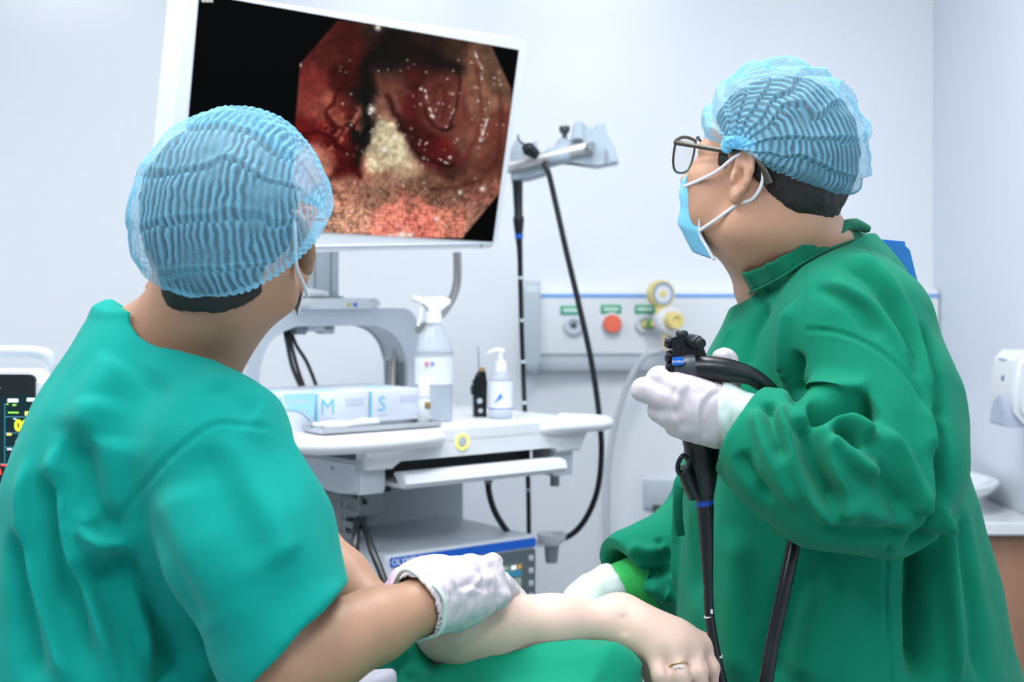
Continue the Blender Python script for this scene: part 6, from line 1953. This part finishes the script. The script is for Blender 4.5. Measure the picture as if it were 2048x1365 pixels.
# pink gown sleeve rolled at the elbow
F = fbox([P(893, 1256, 1.60), P(870, 1215, 1.86), P(800, 1185, 1.80)], 0.09, 0.0034)
F.cone(P(893, 1256, 1.635), P(870, 1215, 1.86), 0.054, 0.075, 0)
F.cone(P(905, 1258, 1.56), P(893, 1252, 1.70), 0.047, 0.050, 0.003, '-')
F.half(P(885, 1256, 1.632), P(940, 1262, 1.57) - P(870, 1240, 1.68))
F.ell(P(802, 1196, 1.80), (0.026, 0.06, 0.040), None, 0.02)
field_obj(F, 'gown_sleeve', m_pink, PA, noise=[(0.004, 40, 81)], label='pink printed gown sleeve rolled above the elbow')

# drape
F = Field((-0.40, 0.98, 0.5), (0.30, 2.06, 0.98), 0.005)
F.loft([(0.5, -0.03, 1.50, 0.27, 0.46, 0), (0.7, -0.03, 1.50, 0.25, 0.42, 0), (0.82, -0.02, 1.50, 0.20, 0.36, 0), (0.885, -0.015, 1.50, 0.15, 0.30, 0), (0.905, -0.01, 1.50, 0.10, 0.22, 0)], 0.02, ex=2.3)
F.cone(P(1000, 1350, 1.62), P(1190, 1374, 1.60), 0.06, 0.055, 0.04)
F.cone(P(800, 1345, 1.60), P(905, 1320, 1.72), 0.035, 0.04, 0.04)
# hollows where the arm rests
F.chain([pe, pe.lerp(pw, 0.25), pe.lerp(pw, 0.6), pw], [0.0415, 0.041, 0.034, 0.0285], 0.008, '-')
for q in kn:
    F.cone(pw, P(*q), 0.027, 0.018, 0.01, '-')
for q, tp in zip(kn, tips):
    F.chain([P(*q)] + [P(*x) for x in tp], [0.015, 0.014, 0.013, 0.012], 0.006, '-')
dr = field_obj(F, 'surgical_drape', m_drape, None, it=3, noise=[(0.004, 12, 91), (0.0015, 30, 92)], strokes=[
    ([(745, 1360), (790, 1310), (850, 1285)], 0.012, 0.010, 'fold'), ([(770, 1365), (800, 1330), (815, 1312)], 0.008, 0.008, 'valley'), ([(850, 1370), (930, 1318), (1000, 1300)], 0.014, 0.012, 'ridge'),
    ([(860, 1320), (900, 1316), (930, 1312)], 0.014, 0.012, 'valley'), ([(1200, 1290), (1260, 1320), (1290, 1365)], 0.02, 0.008, 'ridge')])
tag(dr, 'green cloth drape spread over lying patient below the forearm', 'drape')
# printed sheet under the drape and the bed
F = Field((-0.44, 0.92, 0.48), (0.32, 2.4, 0.92), 0.007)
F.rbox((-0.03, 1.6, 0.56), (0.30, 0.70, 0.04), np.eye(3), 0.03, 0)
F.cone(P(690, 1390, 1.55), P(760, 1335, 1.62), 0.04, 0.045, 0.05)
F.cone(P(690, 1400, 1.55), (-0.2, 1.55, 0.6), 0.04, 0.06, 0.05)
sh = field_obj(F, 'bed_sheet', m_sheet, None, noise=[(0.005, 20, 95)])
tag(sh, 'pale lilac printed sheet showing at left edge of drape', 'sheet')
BD = thing('patient_bed', 'low padded stretcher bed under the draped patient', 'bed', (-0.06, 1.6, 0))
obj('mattress', box(-0.27, 0.27, -0.72, 0.76, 0.42, 0.52, 0.02, 3), mat('mattress_blue', (60, 110, 150), rough=0.5), BD)
obj('frame', box(-0.25, 0.25, -0.70, 0.74, 0.36, 0.42, 0.008), m_lgrey, BD)
for sx in (-0.2, 0.2):
    for sy in (-0.6, 0.62):
        obj('leg', cyl((sx, sy, 0.08), (sx, sy, 0.36), 0.018), m_steel, BD)
        obj('caster', cyl((sx - 0.012, sy, 0.04), (sx + 0.012, sy, 0.04), 0.04, bev=0.004), m_dgrey, BD)
